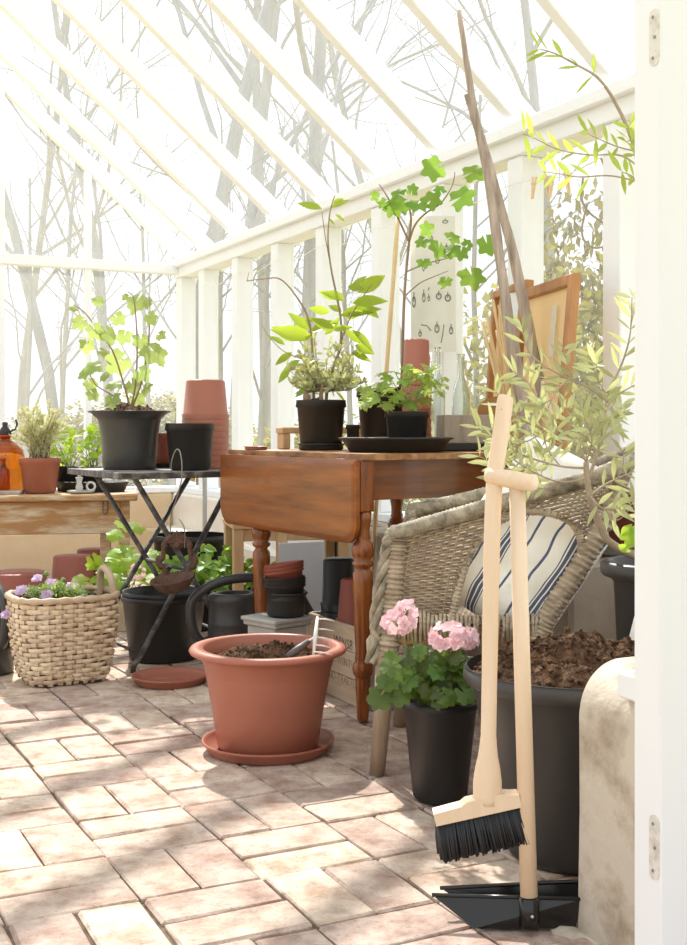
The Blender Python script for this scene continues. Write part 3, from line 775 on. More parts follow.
# ================================================================ POTS
def potmesh(R, r, h, style='lip', t=.003, seg=44, hollow=None):
    mb = MB(); b = h*.06 if hollow is None else hollow
    if style == 'lip':      # plain nursery pot with a collar
        prof = [(0, .002), (r-.006, .002), (r, .008), (lin(r, R, .86)-.002, h*.84), (lin(r, R, .88)+.0035, h*.855), (R-.001, h*.985), (R, h)]
    elif style == 'band':   # slim bead at the top
        prof = [(0, .002), (r-.006, .002), (r, .010), (lin(r, R, .90)-.004, h*.90), (R-.003, h*.91), (R, h*.93), (R, h)]
    elif style == 'flare':  # broad rolled rim, body sweeps outwards
        prof = [(0, .0), (r-.008, .0), (r, .008), (lin(r, R, .20), h*.40), (lin(r, R, .40), h*.72), (lin(r, R, .56), h*.88), (lin(r, R, .68), h*.925), (R-.010, h*.93), (R-.002, h*.945), (R, h*.965), (R-.005, h*.992), (R-.016, h)]
        prof += [(R-.036, h*.99), (lin(r, R, .5), h*.86), (lin(r, R, .2), h*.4), (r-.01, b), (0, b)]
        return mb.lathe(prof, seg)
    elif style == 'brim':   # thin horizontal brim
        prof = [(0, .0), (r-.006, .0), (r, .008), (lin(r, R, .04), h*.30), (lin(r, R, .12), h*.55), (lin(r, R, .25), h*.77), (lin(r, R, .38), h*.90), (lin(r, R, .52), h*.952), (R-.003, h*.972), (R, h-.003), (R-.002, h)]
    elif style == 'tub':
        prof = [(0, .0), (r-.008, .0), (r, .012), (lin(r, R, .58)-.003, h*.70), (lin(r, R, .62), h*.715), (lin(r, R, .86)-.003, h*.90), (R-.004, h*.91), (R+.002, h*.94), (R, h*.985), (R-.006, h)]
    prof += [(R-t*1.6, h-.0005), (lin(r, R, {'brim': .16, 'tub': .62}.get(style, .74))-t, h*.8), (r-t, b), (0, b)]
    return mb.lathe(prof, seg)
def soilmesh(R, z, dome=.02, seed=1, N=26, rough=.014, crumbs=60):
    mb = MB(); r = random.Random(seed); nr = 34 if R > .14 else 14
    if R > .14: N = 80; crumbs *= 3
    def hgt(x, y, q):
        return z + dome*(1-q*q) + rough*(.9*noise.noise(V((x*22, y*22, seed)))+.6*noise.noise(V((x*60, y*60, seed+9)))+.35*noise.noise(V((x*140, y*140, seed+5))))*(1-q**4)
    vs = [V((0, 0, hgt(0, 0, 0)))]
    for i in range(1, nr+1):
        q = i/nr
        for k in range(N*2):
            a = PI*k/N; x, y = R*q*math.cos(a), R*q*math.sin(a); vs.append(V((x, y, hgt(x, y, q))))
    n = N*2; fs = [(0, 1+k, 1+(k+1) % n) for k in range(n)]
    for i in range(nr-1):
        for k in range(n): fs.append((1+i*n+k, 1+(i+1)*n+k, 1+(i+1)*n+(k+1) % n, 1+i*n+(k+1) % n))
    mb.add(vs, fs, True)
    for _ in range(crumbs):
        q = r.random()**.5*.95; a = r.random()*2*PI; x, y = R*q*math.cos(a), R*q*math.sin(a); s = r.choice((.0016, .002, .0026, .0035, .0055))*(R/.15)**.5
        mb.ball((x, y, hgt(x, y, q)+s*.4), (s, s*r.uniform(.6, 1), s*r.uniform(.5, .9)), 6, 4, .3)
    return mb
def saucermesh(R, r, h, t=.004, seg=44):
    return MB().lathe([(0, 0), (r, 0), (r+.006, .004), (R-.006, h*.72), (R, h*.82), (R, h), (R-.004, h), (R-.010, h*.78), (r-.002, .008), (0, .008)], seg)
def onfloor(u, v, Y): p = P(u, v, Y); return V((p.x, p.y, 0))

# big terracotta pot with compost, its saucer and a hand fork
pc = onfloor(268, 740, 3.12)
solo(saucermesh(.172, .152, .030), 'pot_saucer', terra, 'terracotta saucer under the large soil-filled terracotta pot', 'saucer', pc)
tp_ = thing('terracotta_pot', 'large flared terracotta-coloured plastic pot holding compost and a hand fork', 'pot', pc+V((0, 0, .0085)))
potmesh(.205, .131, .262, 'flare').build('pot_body', terra, tp_)
soilmesh(.158, .226, .022, 3, rough=.030, crumbs=150).build('soil', soil_m, tp_)
hf = thing('hand_fork', 'small hand fork with grey handle and pale tines lying across the terracotta pot', 'hand fork', pc+V((0, 0, .27)))
o0 = pc+V((0, 0, .27))
hA = P(287, 657, 3.02)-o0; hB = P(309, 641, 3.06)-o0; hC = P(313, 646, 3.05)-o0
m = MB(); m.tube([hA, hA.lerp(hB, .5), hB], [.0085, .0095, .0065], 10); m.build('handle', mat('fork_handle', (.10, .095, .09), .5), hf)
m = MB(); bt0 = P(317.5, 617, 3.07)-o0; bt1 = P(313.5, 655, 3.0)-o0
m.tube([bt0, bt0.lerp(bt1, .5), bt1], [.0035, .006, .0035], 8, flat=.6); m.tube([hB, bt0.lerp(bt1, .55)], .004, 6)
m.build('cross_bar', tine_m, hf)
for k, (u0, v0, u1, v1) in enumerate(((317, 619, 335, 621), (316.5, 629, 334, 631), (315.5, 637, 333, 641), (315, 645, 331, 648), (314, 652, 332, 655))):
    m = MB(); a = P(u0, v0, lin(3.07, 3.0, k/4))-o0; b = P(u1, v1, lin(3.05, 2.985, k/4))-o0
    m.tube([a, a.lerp(b, .5)+V((0, 0, .002)), b], [.0022, .002, .0008], 6); m.build('tine', tine_m, hf)

# saucer lying on the bricks
solo(saucermesh(.126, .106, .028), 'pot_saucer', terra, 'empty terracotta saucer lying on the bricks in front of the black pots', 'saucer', onfloor(170, 680, 3.945)+V((.0, 0, .0)))

# two nested big black pots below the folding table
bp = onfloor(164, 640, 4.365)
solo(potmesh(.155, .125, .232, 'band'), 'black_pot', black_pl, 'tall black nursery pot on the floor between the crossed legs, outer of two nested', 'pot', bp, group=None)
solo(potmesh(.150, .121, .222, 'band'), 'black_pot', black_pl, 'black nursery pot nested inside another below the folding table, upper rim', 'pot', bp+V((0, 0, .026)))

# geranium pot, big planter
gp = onfloor(440, 790, 2.70)
ger = thing('potted_geranium', 'pink geranium in a plain tall black pot in front of the wicker armchair', 'potted plant', gp)
potmesh(.0885, .061, .228, 'band', seg=52).build('pot', black_pl, ger)
soilmesh(.080, .205, .006, 4).build('soil', soil_m, ger)
bg_ = onfloor(575, 800, 2.36)
plt = thing('large_planter', 'very large dark grey planter heaped with brown soil beside the plaster wall', 'planter', bg_)
potmesh(.218, .135, .366, 'tub', seg=64).build('planter_body', grey_pl, plt)
soilmesh(.205, .345, .070, 6, N=44, rough=.030, crumbs=420).build('soil', soil_m, plt)
m = MB(); a = P(630, 648, 2.50); b = P(638, 615, 2.50)
m.bbox((0, 0, .035), (.014, .0016, .10), .0004, R3(.25, 'Y')); lb = solo(m, 'plant_label', label_w, 'narrow white plant label stuck in the soil of the large planter', 'plant label', V((a.x, 2.47, a.z)))

# items on the folding table
def onb(u, Y): p = P(u, 430, Y); return V((p.x, Y, BZ))
vp = onb(129.5, 4.45)
vine = thing('potted_grapevine', 'young grapevine in a wide-brimmed dark grey pot on the folding table', 'potted plant', vp)
potmesh(.153, .098, .217, 'brim', seg=56).build('pot', grey_pl, vine)
soilmesh(.118, .205, .034, 7, rough=.02).build('soil', soil_m, vine)
solo(potmesh(.089, .074, .170, 'lip'), 'black_pot', black_pl, 'empty black pot on the folding table in front of the terracotta stack', 'pot', onb(190, 4.35))
sp = onb(163, 4.66)
solo(saucermesh(.055, .047, .018), 'pot_saucer', black_pl, 'small black saucer glimpsed behind the grapevine pot', 'saucer', sp)
solo(potmesh(.047, .040, .125, 'lip'), 'terracotta_pot', terra, 'small terracotta pot on a black saucer glimpsed behind the grapevine pot', 'pot', sp+V((0, 0, .009)))
def invpot(R, r, h, m_, label, loc, rot=0., group=None, first=None, rx=(0, 0)):
    if first is None:
        o = MB(); p = potmesh(R, r, h, 'lip', seg=36, t=.0025, hollow=.006)
        p.v = [(x, -y, h-z) for x, y, z in p.v]
        o = p.build('inverted_pot', m_); 
    else: o = first.copy(); COL.objects.link(o)
    o.location = loc; o.rotation_euler = (rx[0], rx[1], rot); tag(o, label, 'pot', group); return o
f_ = None; s0 = onb(205.5, 4.585)
for k in range(9):
    lab = 'topmost upturned terracotta pot of the tall stack on the folding table' if k == 8 else 'upturned terracotta pot inside the stack on the folding table, only its rim showing'
    f_ = invpot(.089, .074, .155, terra, lab, s0+V((0, 0, .0228*k+.001)), .3*k, 'stacked terracotta pots on the folding table' if k < 8 else None, f_)
    if k == 8 and 'group' in f_: del f_['group']

# cast-iron bird dish hung on a wire hook
dh = V((-.577, 4.075, 0)); ds = thing('hanging_bird_dish', 'rusty cast-iron bird dish with scrolled crest hanging on wire from the folding table', 'bird dish', V((dh.x+.005, dh.y, .284)))
m = MB(); prof = [(0, 0), (.030, .0), (.048, .010), (.062, .030), (.066, .038), (.064, .042), (.058, .038), (.045, .016), (0, .010)]
mt = Matrix.Diagonal((1.0, .8, 1.0)); tilt = R3(-.17, 'Y') @ R3(.22, 'X') @ Matrix.Scale(1.12, 3)
m.lathe(prof, 30, m=tilt @ mt); m.build('bowl', rust, ds)
m = MB()
for k in range(46):
    a = 2*PI*k/46; m.ball(tilt @ V((.066*math.cos(a), .0528*math.sin(a), .040)), .0046, 6, 4)
m.build('beaded_rim', rust, ds)
m = MB(); yb = .045
for s in (-1, 1):
    m.tube(smoothpath([(s*.062, yb, .045), (s*.040, yb, .05), (s*.045, yb, .075), (s*.062, yb, .085), (s*.064, yb, .105), (s*.050, yb, .105), (s*.046, yb, .125), (s*.040, yb, .160), (s*.015, yb, .185)], 4), [.009]*33, 7)
    for c in ((s*.060, .095), (s*.040, .060), (s*.055, .078), (s*.043, .150)):
        m.ball((c[0], yb, c[1]), (.012, .009, .012), 8, 6)
m.build('scroll_frame', rust, ds)
m = MB()
for k in range(9):
    a = lin(-1.45, 1.45, k/8); c = V((.021*math.sin(a), yb, .158+.021*math.cos(a))); L = .020+.004*math.cos(a)
    m.ball(c, (.0052, .007, L), 8, 6, m=R3(a, 'Y'))
m.ball((0, yb, .150), (.013, .010, .013), 8, 6); m.ball((0, yb+.004, .165), (.030, .004, .030), 10, 6)
m.build('palmette', rust, ds)
wq = lambda u, v, Y: P(u, v, Y)
m = MB(); wp_ = [wq(171, 469, 4.135), wq(172, 460, 4.12), wq(176, 450, 4.11), wq(180, 452, 4.10), wq(182, 466, 4.085), wq(181, 482, 4.085), wq(176, 500, 4.09), wq(171, 515, 4.10), wq(170.5, 533, 4.115)]
m.tube(smoothpath(wp_, 6), .0022, 6)
m.tube(smoothpath([wq(179, 519, 4.10), wq(184, 527, 4.10), wq(185, 540, 4.11), wq(184.5, 548, 4.115)], 5), .002, 6)
solo(m, 'wire_hook', wire_m, 'thin bent wire hook over the folding table edge above the bird dish', 'hook', (0, 0, 0))

# watering cans
def can_mesh():
    root = thing('watering_can', 'dark grey plastic watering can with a big loop handle behind the terracotta pot', 'watering can')
    m = MB(); prof = [(0, 0), (.090, 0), (.096, .008), (.093, .085), (.0945, .088), (.0925, .092), (.092, .165), (.0935, .169), (.0915, .173), (.090, .238), (.094, .246), (.092, .262), (.080, .270), (.060, .270), (.058, .255), (.085, .22), (.086, .02), (0, .015)]
    m.lathe(prof, 40, m=Matrix.Diagonal((1, .82, 1))); m.build('can_body', grey_pl, root)
    m = MB(); pth = [(.07, 0, .268), (.09, .0, .315), (.0, 0, .318), (-.08, 0, .298), (-.145, 0, .25), (-.152, 0, .19), (-.14, 0, .14), (-.115, 0, .108), (-.088, 0, .11)]
    m.tube(smoothpath(pth, 7), .0165, 10); m.build('handle', grey_pl, root)
    m = MB(); m.tube([(.085, 0, .06), (.16, 0, .16), (.25, 0, .27)], [.024, .018, .014], 10); m.build('spout', grey_pl, root); return root
can = can_mesh(); can.location = V((-.375, 4.13, 0)); can.rotation_euler = (0, 0, .28)
dup(can, V((-1.215, 4.12, 0)), 2.2, 'grey watering can cut off at the left edge behind the wicker basket')

# zinc-grey planter with small pots piled on it
zc = V((-.206, 3.722, 0)); zr = math.radians(45)
zp = thing('grey_planter_box', 'small grey square planter box under the table with pots piled on it', 'planter', zc, zr)
m = MB()
m.bbox((0, 0, .115), (.132, .132, .226), .004); m.bbox((0, 0, .236), (.150, .150, .016), .003); m.bbox((0, 0, .248), (.162, .162, .012), .003)
m.build('box_body', zinc, zp)
pz = V((P(286, 600, 3.715).x, 3.715, .2545)); 
solo(potmesh(.0615, .060, .075, 'band'), 'black_pot', black_pl, 'lowest black pot of the pile on the grey planter box', 'pot', pz)
f_ = None
for k in range(3):
    lab = 'black pot with ribbed rim in the middle of the pile on the grey planter box'
    f_ = solo(potmesh(.0655, .052, .072, 'lip'), 'black_pot', black_pl, lab, 'pot', pz+V((-.002, 0, .030+.0105*k)), rot=(0, -.05, 0), group='black pots nested on the grey planter box')
for k in range(3):
    lab = 'tilted terracotta pot nested at the top of the pile on the grey planter box'
    f_ = solo(potmesh(.0615, .048, .062, 'lip'), 'terracotta_pot', terra_dull, lab, 'pot', pz+V((.002, 0, .082+.0105*k)), rot=(-.05, -.15, 0), group='terracotta pots nested on the grey planter box')
solo(potmesh(.055, .045, .10, 'lip'), 'black_pot', black_pl, 'black pot leaning between the pile and the black stack under the table', 'pot', V((P(306, 600, 3.93).x, 3.93, .195)), rot=(0, -.6, 0))

# crate with pots
cf = V((.44, -.898, 0)).normalized(); cs = V((.898, .44, 0)).normalized()
cr0 = V((-.118, 3.90, 0)); crt = thing('wooden_crate', 'old wooden wine crate with faded stencilled lettering under the table', 'crate', cr0)
cmx = Matrix((cf, cs, V((0, 0, 1)))).transposed()
def Cq(a, b, z): return cf*a+cs*b+V((0, 0, z))
CL, CW_, CHh = .415, .27, .24
for b in (.006, CW_-.006):
    m = MB()
    for k in range(3): m.bbox(Cq(CL/2, b, .041+k*.0795), (CL, .012, .078), .0025, cmx)
    cb_ = m.build('side_boards', wood_crate, crt)
    if b < .1: cfront = cb_
for a in (.008, CL-.008):
    m = MB(); m.bbox(Cq(a, CW_/2, CHh/2), (.016, CW_-.026, CHh), .003, cmx); m.build('end_board', wood_grey, crt)
m = MB(); m.bbox(Cq(CL/2, CW_/2, .008), (CL-.034, CW_-.026, .014), .002, cmx); m.build('bottom_board', wood_crate, crt)
def text(s, size, loc, xa, ya, mat_, parent, name='lettering', ext=.0004):
    cu = bpy.data.curves.new(name, 'FONT'); cu.body = s; cu.size = size; cu.extrude = ext; cu.align_x = 'LEFT'; cu.space_character = 1.05
    o = bpy.data.objects.new(name, cu); COL.objects.link(o); cu.materials.append(mat_)
    x = V(xa).normalized(); z = x.cross(V(ya)).normalized(); y = z.cross(x)
    o.location = (0, 0, 0)
    bpy.context.view_layer.update(); dg = bpy.context.evaluated_depsgraph_get(); me = bpy.data.meshes.new_from_object(o.evaluated_get(dg)); bpy.data.objects.remove(o)
    mm = Matrix((x, y, z)).transposed(); me.transform(mm.to_4x4()); me.transform(Matrix.Translation(V(loc)))
    o = bpy.data.objects.new(name, me); COL.objects.link(o); o.parent = parent; return o
ink_b = mat('stencil_ink', (.09, .075, .06), .9, (.30, .24, .17), 60, detail=4, ramp=(.4, .7)); ink_f = mat('faded_ink', (.24, .19, .135), .9, (.40, .31, .22), 50, detail=4, ramp=(.4, .7))
text('WINS8', .042, Cq(.20, -.0006, .168), cf, (0, 0, 1), ink_b, cfront)
text('LBEYWINTUP', .036, Cq(.14, -.0006, .112), cf, (0, 0, 1), ink_f, cfront)
text('DUNID-TRAETL', .034, Cq(.10, -.0006, .058), cf, (0, 0, 1), ink_f, cfront)
f_ = None; sb = cr0+Cq(.080, .0745, .018)
for k in range(9):
    f_ = invpot(.057, .050, .17, black_pl, 'topmost black pot of the upturned stack standing in the crate' if k == 8 else 'upturned black pot low in the black stack standing in the crate', sb+V((0, 0, .029*k)), .5*k, 'stacked black pots in the crate' if k < 8 else None, f_)
    if k == 8 and 'group' in f_: del f_['group']
tq = cr0+Cq(.195, .068, .10)
solo(MB().lathe([(0, 0), (.045, 0), (.045, .08), (0, .08)], 20), 'black_pot', black_pl, 'black pot hidden in the crate under the smooth upturned terracotta pot', 'pot', tq+V((.0, 0, -.082)))
invpot(.052, .038, .150, terra_dull, 'smooth upturned terracotta pot at the front of the crate', tq+V((0, 0, .118)))
bq = cr0+Cq(.335, .125, .018)
solo(potmesh(.052, .045, .20, 'lip'), 'black_pot', black_pl, 'black pot in the crate partly hidden behind the near table leg', 'pot', bq)
invpot(.050, .038, .20, terra_dull, 'upturned terracotta pot behind the near table leg beside the armchair', bq+V((0, 0, .2005)))
# items below and behind the bistro table
tubc = onfloor(191, 570, 5.4)
solo(potmesh(.172, .140, .36, 'tub', seg=48), 'black_tub', black_pl, 'wide black tub standing beyond the folding table by the wall', 'tub', tubc)
# pale metal sheet leaning on the stool
m = MB(); m.bbox((0, 0, .19), (.19, .004, .38), .001, R3(-.12, 'X')); solo(m, 'metal_sheet', sheet_m, 'pale blue-grey metal sheet leaning on the stool behind the table', 'metal sheet', V((P(303, 600, 4.78).x, 4.80, .0)), rz=.35)

# bench goods
def onbn(u, Y): p = P(u, 430, Y); return V((p.x, Y, bz))
dj_ = thing('amber_demijohn', 'big amber glass demijohn with black stopper on the bench at far left', 'bottle', onbn(5, 5.70))
m = MB(); m.lathe([(0, 0), (.085, 0), (.092, .01), (.092, .17), (.085, .20), (.05, .235), (.026, .247), (.024, .275)], 32); m.build('glass_body', amber, dj_, True)
m = MB(); m.lathe([(0, .268), (.030, .268), (.032, .28), (.022, .30), (.012, .312), (.014, .33), (0, .335)], 18)
for s in (-1, 1): m.tube([(s*.02, 0, .285), (s*.05, 0, .30), (s*.058, 0, .325), (s*.05, 0, .345)], .005, 6)
stp = m.build('stopper', dark_lid, dj_)
m = MB(); m.lathe([(.031, .262), (.033, .266), (.031, .272)], 18); m.build('wire_seal', red_seal, stp)
ab = thing('amber_bottle', 'small amber bottle in front of the demijohn on the bench', 'bottle', onbn(3, 5.56))
m = MB(); m.lathe([(0, 0), (.030, 0), (.034, .006), (.034, .085), (.026, .10), (.013, .108), (.013, .138), (.016, .14), (.016, .146)], 24); m.build('glass_body', amber, ab, True)
m = MB(); m.bbox((0, 0, .008), (.17, .13, .016), .003); solo(m, 'wooden_board', wood_grey, 'short grey board lying on the bench edge below the amber bottles', 'board', onbn(8, 5.535)+V((-.02, -.0, .0)), rz=.1)
ab.location = ab.location + V((0, 0, .016))
rp = onbn(40, 5.60)
ros = thing('potted_rosemary', 'grey-green rosemary in a terracotta pot on the bench', 'potted plant', rp)
potmesh(.096, .073, .165, 'lip').build('pot', terra, ros); soilmesh(.088, .148, .01, 8).build('soil', soil_m, ros)
tr_ = onbn(93, 5.74); m = MB(); m.lathe([(0, 0), (.13, 0), (.15, .045), (.152, .048), (.147, .05), (.128, .006), (0, .006)], 32, m=Matrix.Diagonal((1.15, .7, 1)))
solo(m, 'black_tray', black_pl, 'shallow black tray on the bench behind the chamberstick', 'tray', tr_)
sd1 = thing('potted_seedling', 'bright green leafy seedlings in a small black pot beside the rosemary', 'potted plant', onbn(67, 5.79))
potmesh(.055, .046, .12, 'lip', seg=28).build('pot', black_pl, sd1); soilmesh(.048, .105, .006, 9, crumbs=10).build('soil', soil_m, sd1)
sd2 = thing('potted_seedling', 'bright green seedlings in a black pot on the tray behind the chamberstick', 'potted plant', onbn(92, 5.80)+V((0, .0, .007)))
potmesh(.055, .046, .11, 'lip', seg=28).build('pot', black_pl, sd2); soilmesh(.048, .095, .006, 10, crumbs=10).build('soil', soil_m, sd2)
cs_ = thing('chamberstick', 'small grey-white ceramic chamberstick with ring handle on the bench edge', 'candle holder', onbn(81, 5.56))
m = MB(); m.lathe([(0, 0), (.04, 0), (.063, .012), (.064, .016), (.04, .006), (0, .005)], 28); m.build('dish', ceramic, cs_)
m = MB(); m.lathe([(0, .004), (.012, .006), (.018, .03), (.011, .05), (.017, .072), (.019, .076), (.014, .074), (.008, .05), (0, .05)], 18, c=(-.008, 0, 0)); m.build('candle_cup', ceramic, cs_)
m = MB(); m.tube([(.046+.019*math.cos(k*PI/6), 0, .034+.019*math.sin(k*PI/6)) for k in range(12)], .0055, 7, closed=True); m.build('ring_handle', ceramic, cs_)
# big upturned dark red pots beneath the bench
k1 = onfloor(20, 600, 5.12)
def inv_big(R, r, h, label, loc):
    p = potmesh(R, r, h, 'lip', seg=44); p.v = [(x, -y, h-z) for x, y, z in p.v]; solo(p, 'inverted_pot', terra_dull, label, 'pot', loc)
inv_big(.145, .125, .22, 'large upturned terracotta pot under the bench at far left', onfloor(17, 600, 5.18))
inv_big(.105, .088, .265, 'upturned terracotta pot under the bench, left of the close pair', onfloor(73, 590, 5.42))
inv_big(.105, .088, .275, 'upturned terracotta pot under the bench, right of the close pair', onfloor(96, 590, 5.62))
# terracotta pot on the wall ledge behind the armchair
o_ = W(4.02, .02, .486); o_ = V((P(630, 540, 3.62).x, 3.62, .4865))
solo(potmesh(.16, .13, .16, 'lip'), 'terracotta_pot', terra_dark, 'dark red pot on the wall ledge behind the armchair and olive', 'pot', o_)

# ------------------------------------------------ on the drop-leaf table
TZ = .7625
def ont(u, Y): p = P(u, 430, Y); return V((p.x, Y, TZ))
opot = thing('potted_citrus', 'black pot on the table holding a grey-leaved bush and tall yellow-green citrus stems', 'potted plant', ont(321, 4.05))
saucermesh(.080, .070, .022).build('saucer', black_pl, opot)
m = potmesh(.0845, .070, .160, 'lip'); m.v = [(x, y, z+.008) for x, y, z in m.v]; m.build('pot', black_pl, opot); soilmesh(.076, .155, .014, 12, rough=.016).build('soil', soil_m, opot)
tray = solo(MB().lathe([(0, 0), (.140, 0), (.146, .004), (.166, .036), (.178, .040), (.1785, .0445), (.164, .0455), (.142, .008), (0, .007)], 56), 'plastic_tray', black_pl, 'round black plastic tray on the table under the small leafy plant', 'tray', ont(396, 3.70))
hp = thing('potted_pelargonium', 'scented-leaf pelargonium in a small black pot standing in the round tray', 'potted plant', ont(407, 3.73)+V((0, 0, .0075)))
potmesh(.069, .057, .118, 'lip').build('pot', black_pl, hp); soilmesh(.062, .105, .006, 13, crumbs=10).build('soil', soil_m, hp)
fp = thing('potted_fig', 'young fig tree with lobed leaves in a black pot behind the round tray', 'potted plant', ont(385, 4.13))
potmesh(.098, .080, .212, 'lip').build('pot', black_pl, fp); soilmesh(.090, .196, .006, 14, crumbs=10).build('soil', soil_m, fp)
f_ = None; s0 = ont(416.5, 3.965)
for k in range(9):
    f_ = invpot(.0485, .0415, .155, terra, 'topmost upturned terracotta pot of the narrow stack behind the fig stem' if k == 8 else 'upturned terracotta pot in the narrow stack behind the pelargonium leaves', s0+V((0, 0, .0268*k)), .4*k, 'terracotta pots stacked beside the fig stem' if k < 8 else None, f_)
    if k == 8 and 'group' in f_: del f_['group']
solo(potmesh(.023, .020, .085, 'lip', seg=24), 'black_cup', black_pl, 'tiny black cup on the table behind the left rim of the round tray', 'cup', ont(353, 3.98))
solo(saucermesh(.042, .034, .012, seg=28), 'pot_saucer', terra, 'tiny terracotta saucer on the far left corner of the table', 'saucer', ont(256, 4.08))
# wooden riser at the far edge
ri = thing('wooden_riser', 'low raw wooden plant riser on the table behind the citrus pot', 'riser', T(.875, .36, .7625))
rm = tm
m = MB(); m.bbox((0, 0, .066), (.055, .36, .022), .003, rm); m.build('riser_board', wood_pale, ri)
for s in (-1, 1):
    m = MB(); m.bbox(TB*(s*.16)+V((0, 0, .0275)), (.05, .03, .055), .003, rm); m.build('leg', wood_pale, ri)
# bottles, box with a dry leaf
def bottle(u, Y, R, h, label, name='glass_bottle'):
    b = thing(name, label, 'bottle', ont(u, Y))
    m = MB(); m.lathe([(0, .003), (R*.8, 0), (R, .006), (R, h*.52), (R*.86, h*.62), (R*.42, h*.76), (R*.36, h*.94), (R*.46, h*.945), (R*.46, h), (R*.3, h), (R*.28, h*.76), (R*.80, h*.60), (R*.92, h*.5), (R*.92, .01), (0, .01)], 28); m.build('glass_body', clear_gl, b, True)
bottle(437.5, 4.03, .026, .345, 'slim clear glass bottle left of the green one behind the wooden box')
bottle(461, 4.02, .032, .322, 'pale green glass bottle standing behind the wooden box')
xb = ont(465, 3.885); bx = thing('wooden_box', 'small grey wooden box with dried leaves on the table by the bottles', 'box', xb+V((0, 0, .026)))
xm = R3(.15, 'Z')
for s in (-1, 1):
    m = MB(); m.bbox(xm @ V((0, s*.050, .045)), (.165, .010, .09), .002, xm); m.build('side_board', wood_grey, bx)
    m = MB(); m.bbox(xm @ V((s*.076, 0, .045)), (.010, .088, .09), .002, xm); m.build('end_board', wood_grey, bx)
m = MB(); m.bbox(xm @ V((0, 0, .035)), (.14, .088, .07), .002, xm); m.build('soil', soil_m, bx)
m = MB(); m.bbox((0, 0, .0125), (.17, .115, .024), .004, xm); solo(m, 'black_tray', black_pl, 'flat black tray under the grey wooden box on the table', 'tray', xb)
m = MB()
m.leaf((0, 0, 0), (.5, -.2, .75), (-.6, -1, .3), .11, .06, 6, .35, .35); m.leaf((-.01, 0, 0), (.8, .1, .45), (-.2, -1, .6), .09, .05, 6, .4, .3); m.leaf((.02, 0, .0), (.7, -.2, .1), (0, -.6, 1), .08, .03, 5, .3, .2)
solo(m, 'dry_leaf', dry_leaf, 'curled brown dry leaf standing in the grey wooden box', 'leaf', xb+V((.045, .0, .098)))
# ================================================================ WICKER BASKET
kb = V((-.935, 3.995, 0)); kr = math.radians(29)
bk = thing('wicker_basket', 'square woven splint basket with bentwood handle holding lilac flowers', 'basket', kb, kr)
def srect(a, hx, hy, n):
    c, s = math.cos(a), math.sin(a); r = 1/((abs(c)**n+abs(s)**n)**(1/n)); return V((hx*r*c, hy*r*s, 0))
KH = .280
def bsk(a, z):
    t = z/KH
    k = (t**.55 if t > 0 else 0)
    hx = lin(.116, .170, min(1, k*1.12)-.06*max(0, t-.8)*2); hy = lin(.108, .148, min(1, k*1.12)-.06*max(0, t-.8)*2)
    p = srect(a, hx, hy, lin(5.5, 3.2, t)); p.z = z; return p
NS = 30; NRW = 17
wb = MB()
for r in range(NRW):
    z0 = .012+r*(KH-.022)/NRW; hgt_ = (KH-.022)/NRW*.93; N = NS*4; rr = random.Random(r); vs_ = []; ph = rr.random()*.2
    for i in range(N):
        a = 2*PI*i/N; q = (i/4+r) % 2; w_ = math.cos(PI*(i/4+r))*.0055
        jz = .0018*math.sin(3*a+r)+.0012*math.sin(7*a+2*r)
        for (dz, dr) in ((0, -.0015), (hgt_*.5, .0012), (hgt_, -.0015)):
            p = bsk(a, max(0, z0+dz)); n = p.copy(); n.z = 0; n.normalize(); p = p+n*(w_+dr); p.z = z0+dz+jz; vs_.append(p)
    fs_ = []
    for i in range(N):
        j = (i+1) % N
        for k in range(2): fs_.append((i*3+k, j*3+k, j*3+k+1, i*3+k+1))
    # break each row into short splints so that every piece has its own tone
    for s in range(0, N, 12):
        idx = [(s+k) % N for k in range(13)]; sub = [vs_[i*3+k] for i in idx for k in range(3)]
        wb.add(sub, [(i*3+k, (i+1)*3+k, (i+1)*3+k+1, i*3+k+1) for i in range(12) for k in range(2)], False)
for k in range(NS):
    a = 2*PI*(k)/NS+.0; pts = []
    for i in range(NRW*2+1):
        z = .004+(KH-.01)*i/(NRW*2); p = bsk(a, z); n = p.copy(); n.z = 0; n.normalize()
        r_i = (z-.012)/((KH-.022)/NRW)
        w_ = -math.cos(PI*(k+round(r_i-.5)))*.0035
        pts.append((p+n*w_, n.cross(V((0, 0, 1)))))
    vs_ = []
    for p, t in pts: vs_ += [p-t*.009, p+t*.009]
    wb.add(vs_, [(2*i, 2*i+1, 2*i+3, 2*i+2) for i in range(len(pts)-1)], False)
wb.build('woven_body', splint, bk)
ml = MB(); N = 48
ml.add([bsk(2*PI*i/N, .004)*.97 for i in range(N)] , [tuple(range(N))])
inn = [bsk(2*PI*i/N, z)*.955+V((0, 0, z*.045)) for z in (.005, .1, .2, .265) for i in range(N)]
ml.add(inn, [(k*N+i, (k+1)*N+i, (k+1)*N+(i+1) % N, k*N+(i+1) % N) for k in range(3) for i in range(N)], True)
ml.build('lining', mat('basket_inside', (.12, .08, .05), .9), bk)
m = MB(); rimp = [bsk(2*PI*i/96, KH) for i in range(96)]
m.tube([p*1.0+V((0, 0, .002)) for p in rimp], [.0105+.0022*math.sin(i*PI/2) for i in range(96)], 8, closed=True)
m.build('rim', splint_d, bk)
m = MB(); hpth = smoothpath([(.150, -.062, .20), (.155, -.058, .28), (.150, -.045, .335), (.143, -.005, .362), (.143, .04, .345), (.148, .058, .29), (.145, .062, .20)], 8)
m.tube(hpth, .0125, 10); m.build('handle', splint_d, bk)
soilmesh(.118, .215, .02, 15, crumbs=20).build('soil', soil_m, bk)

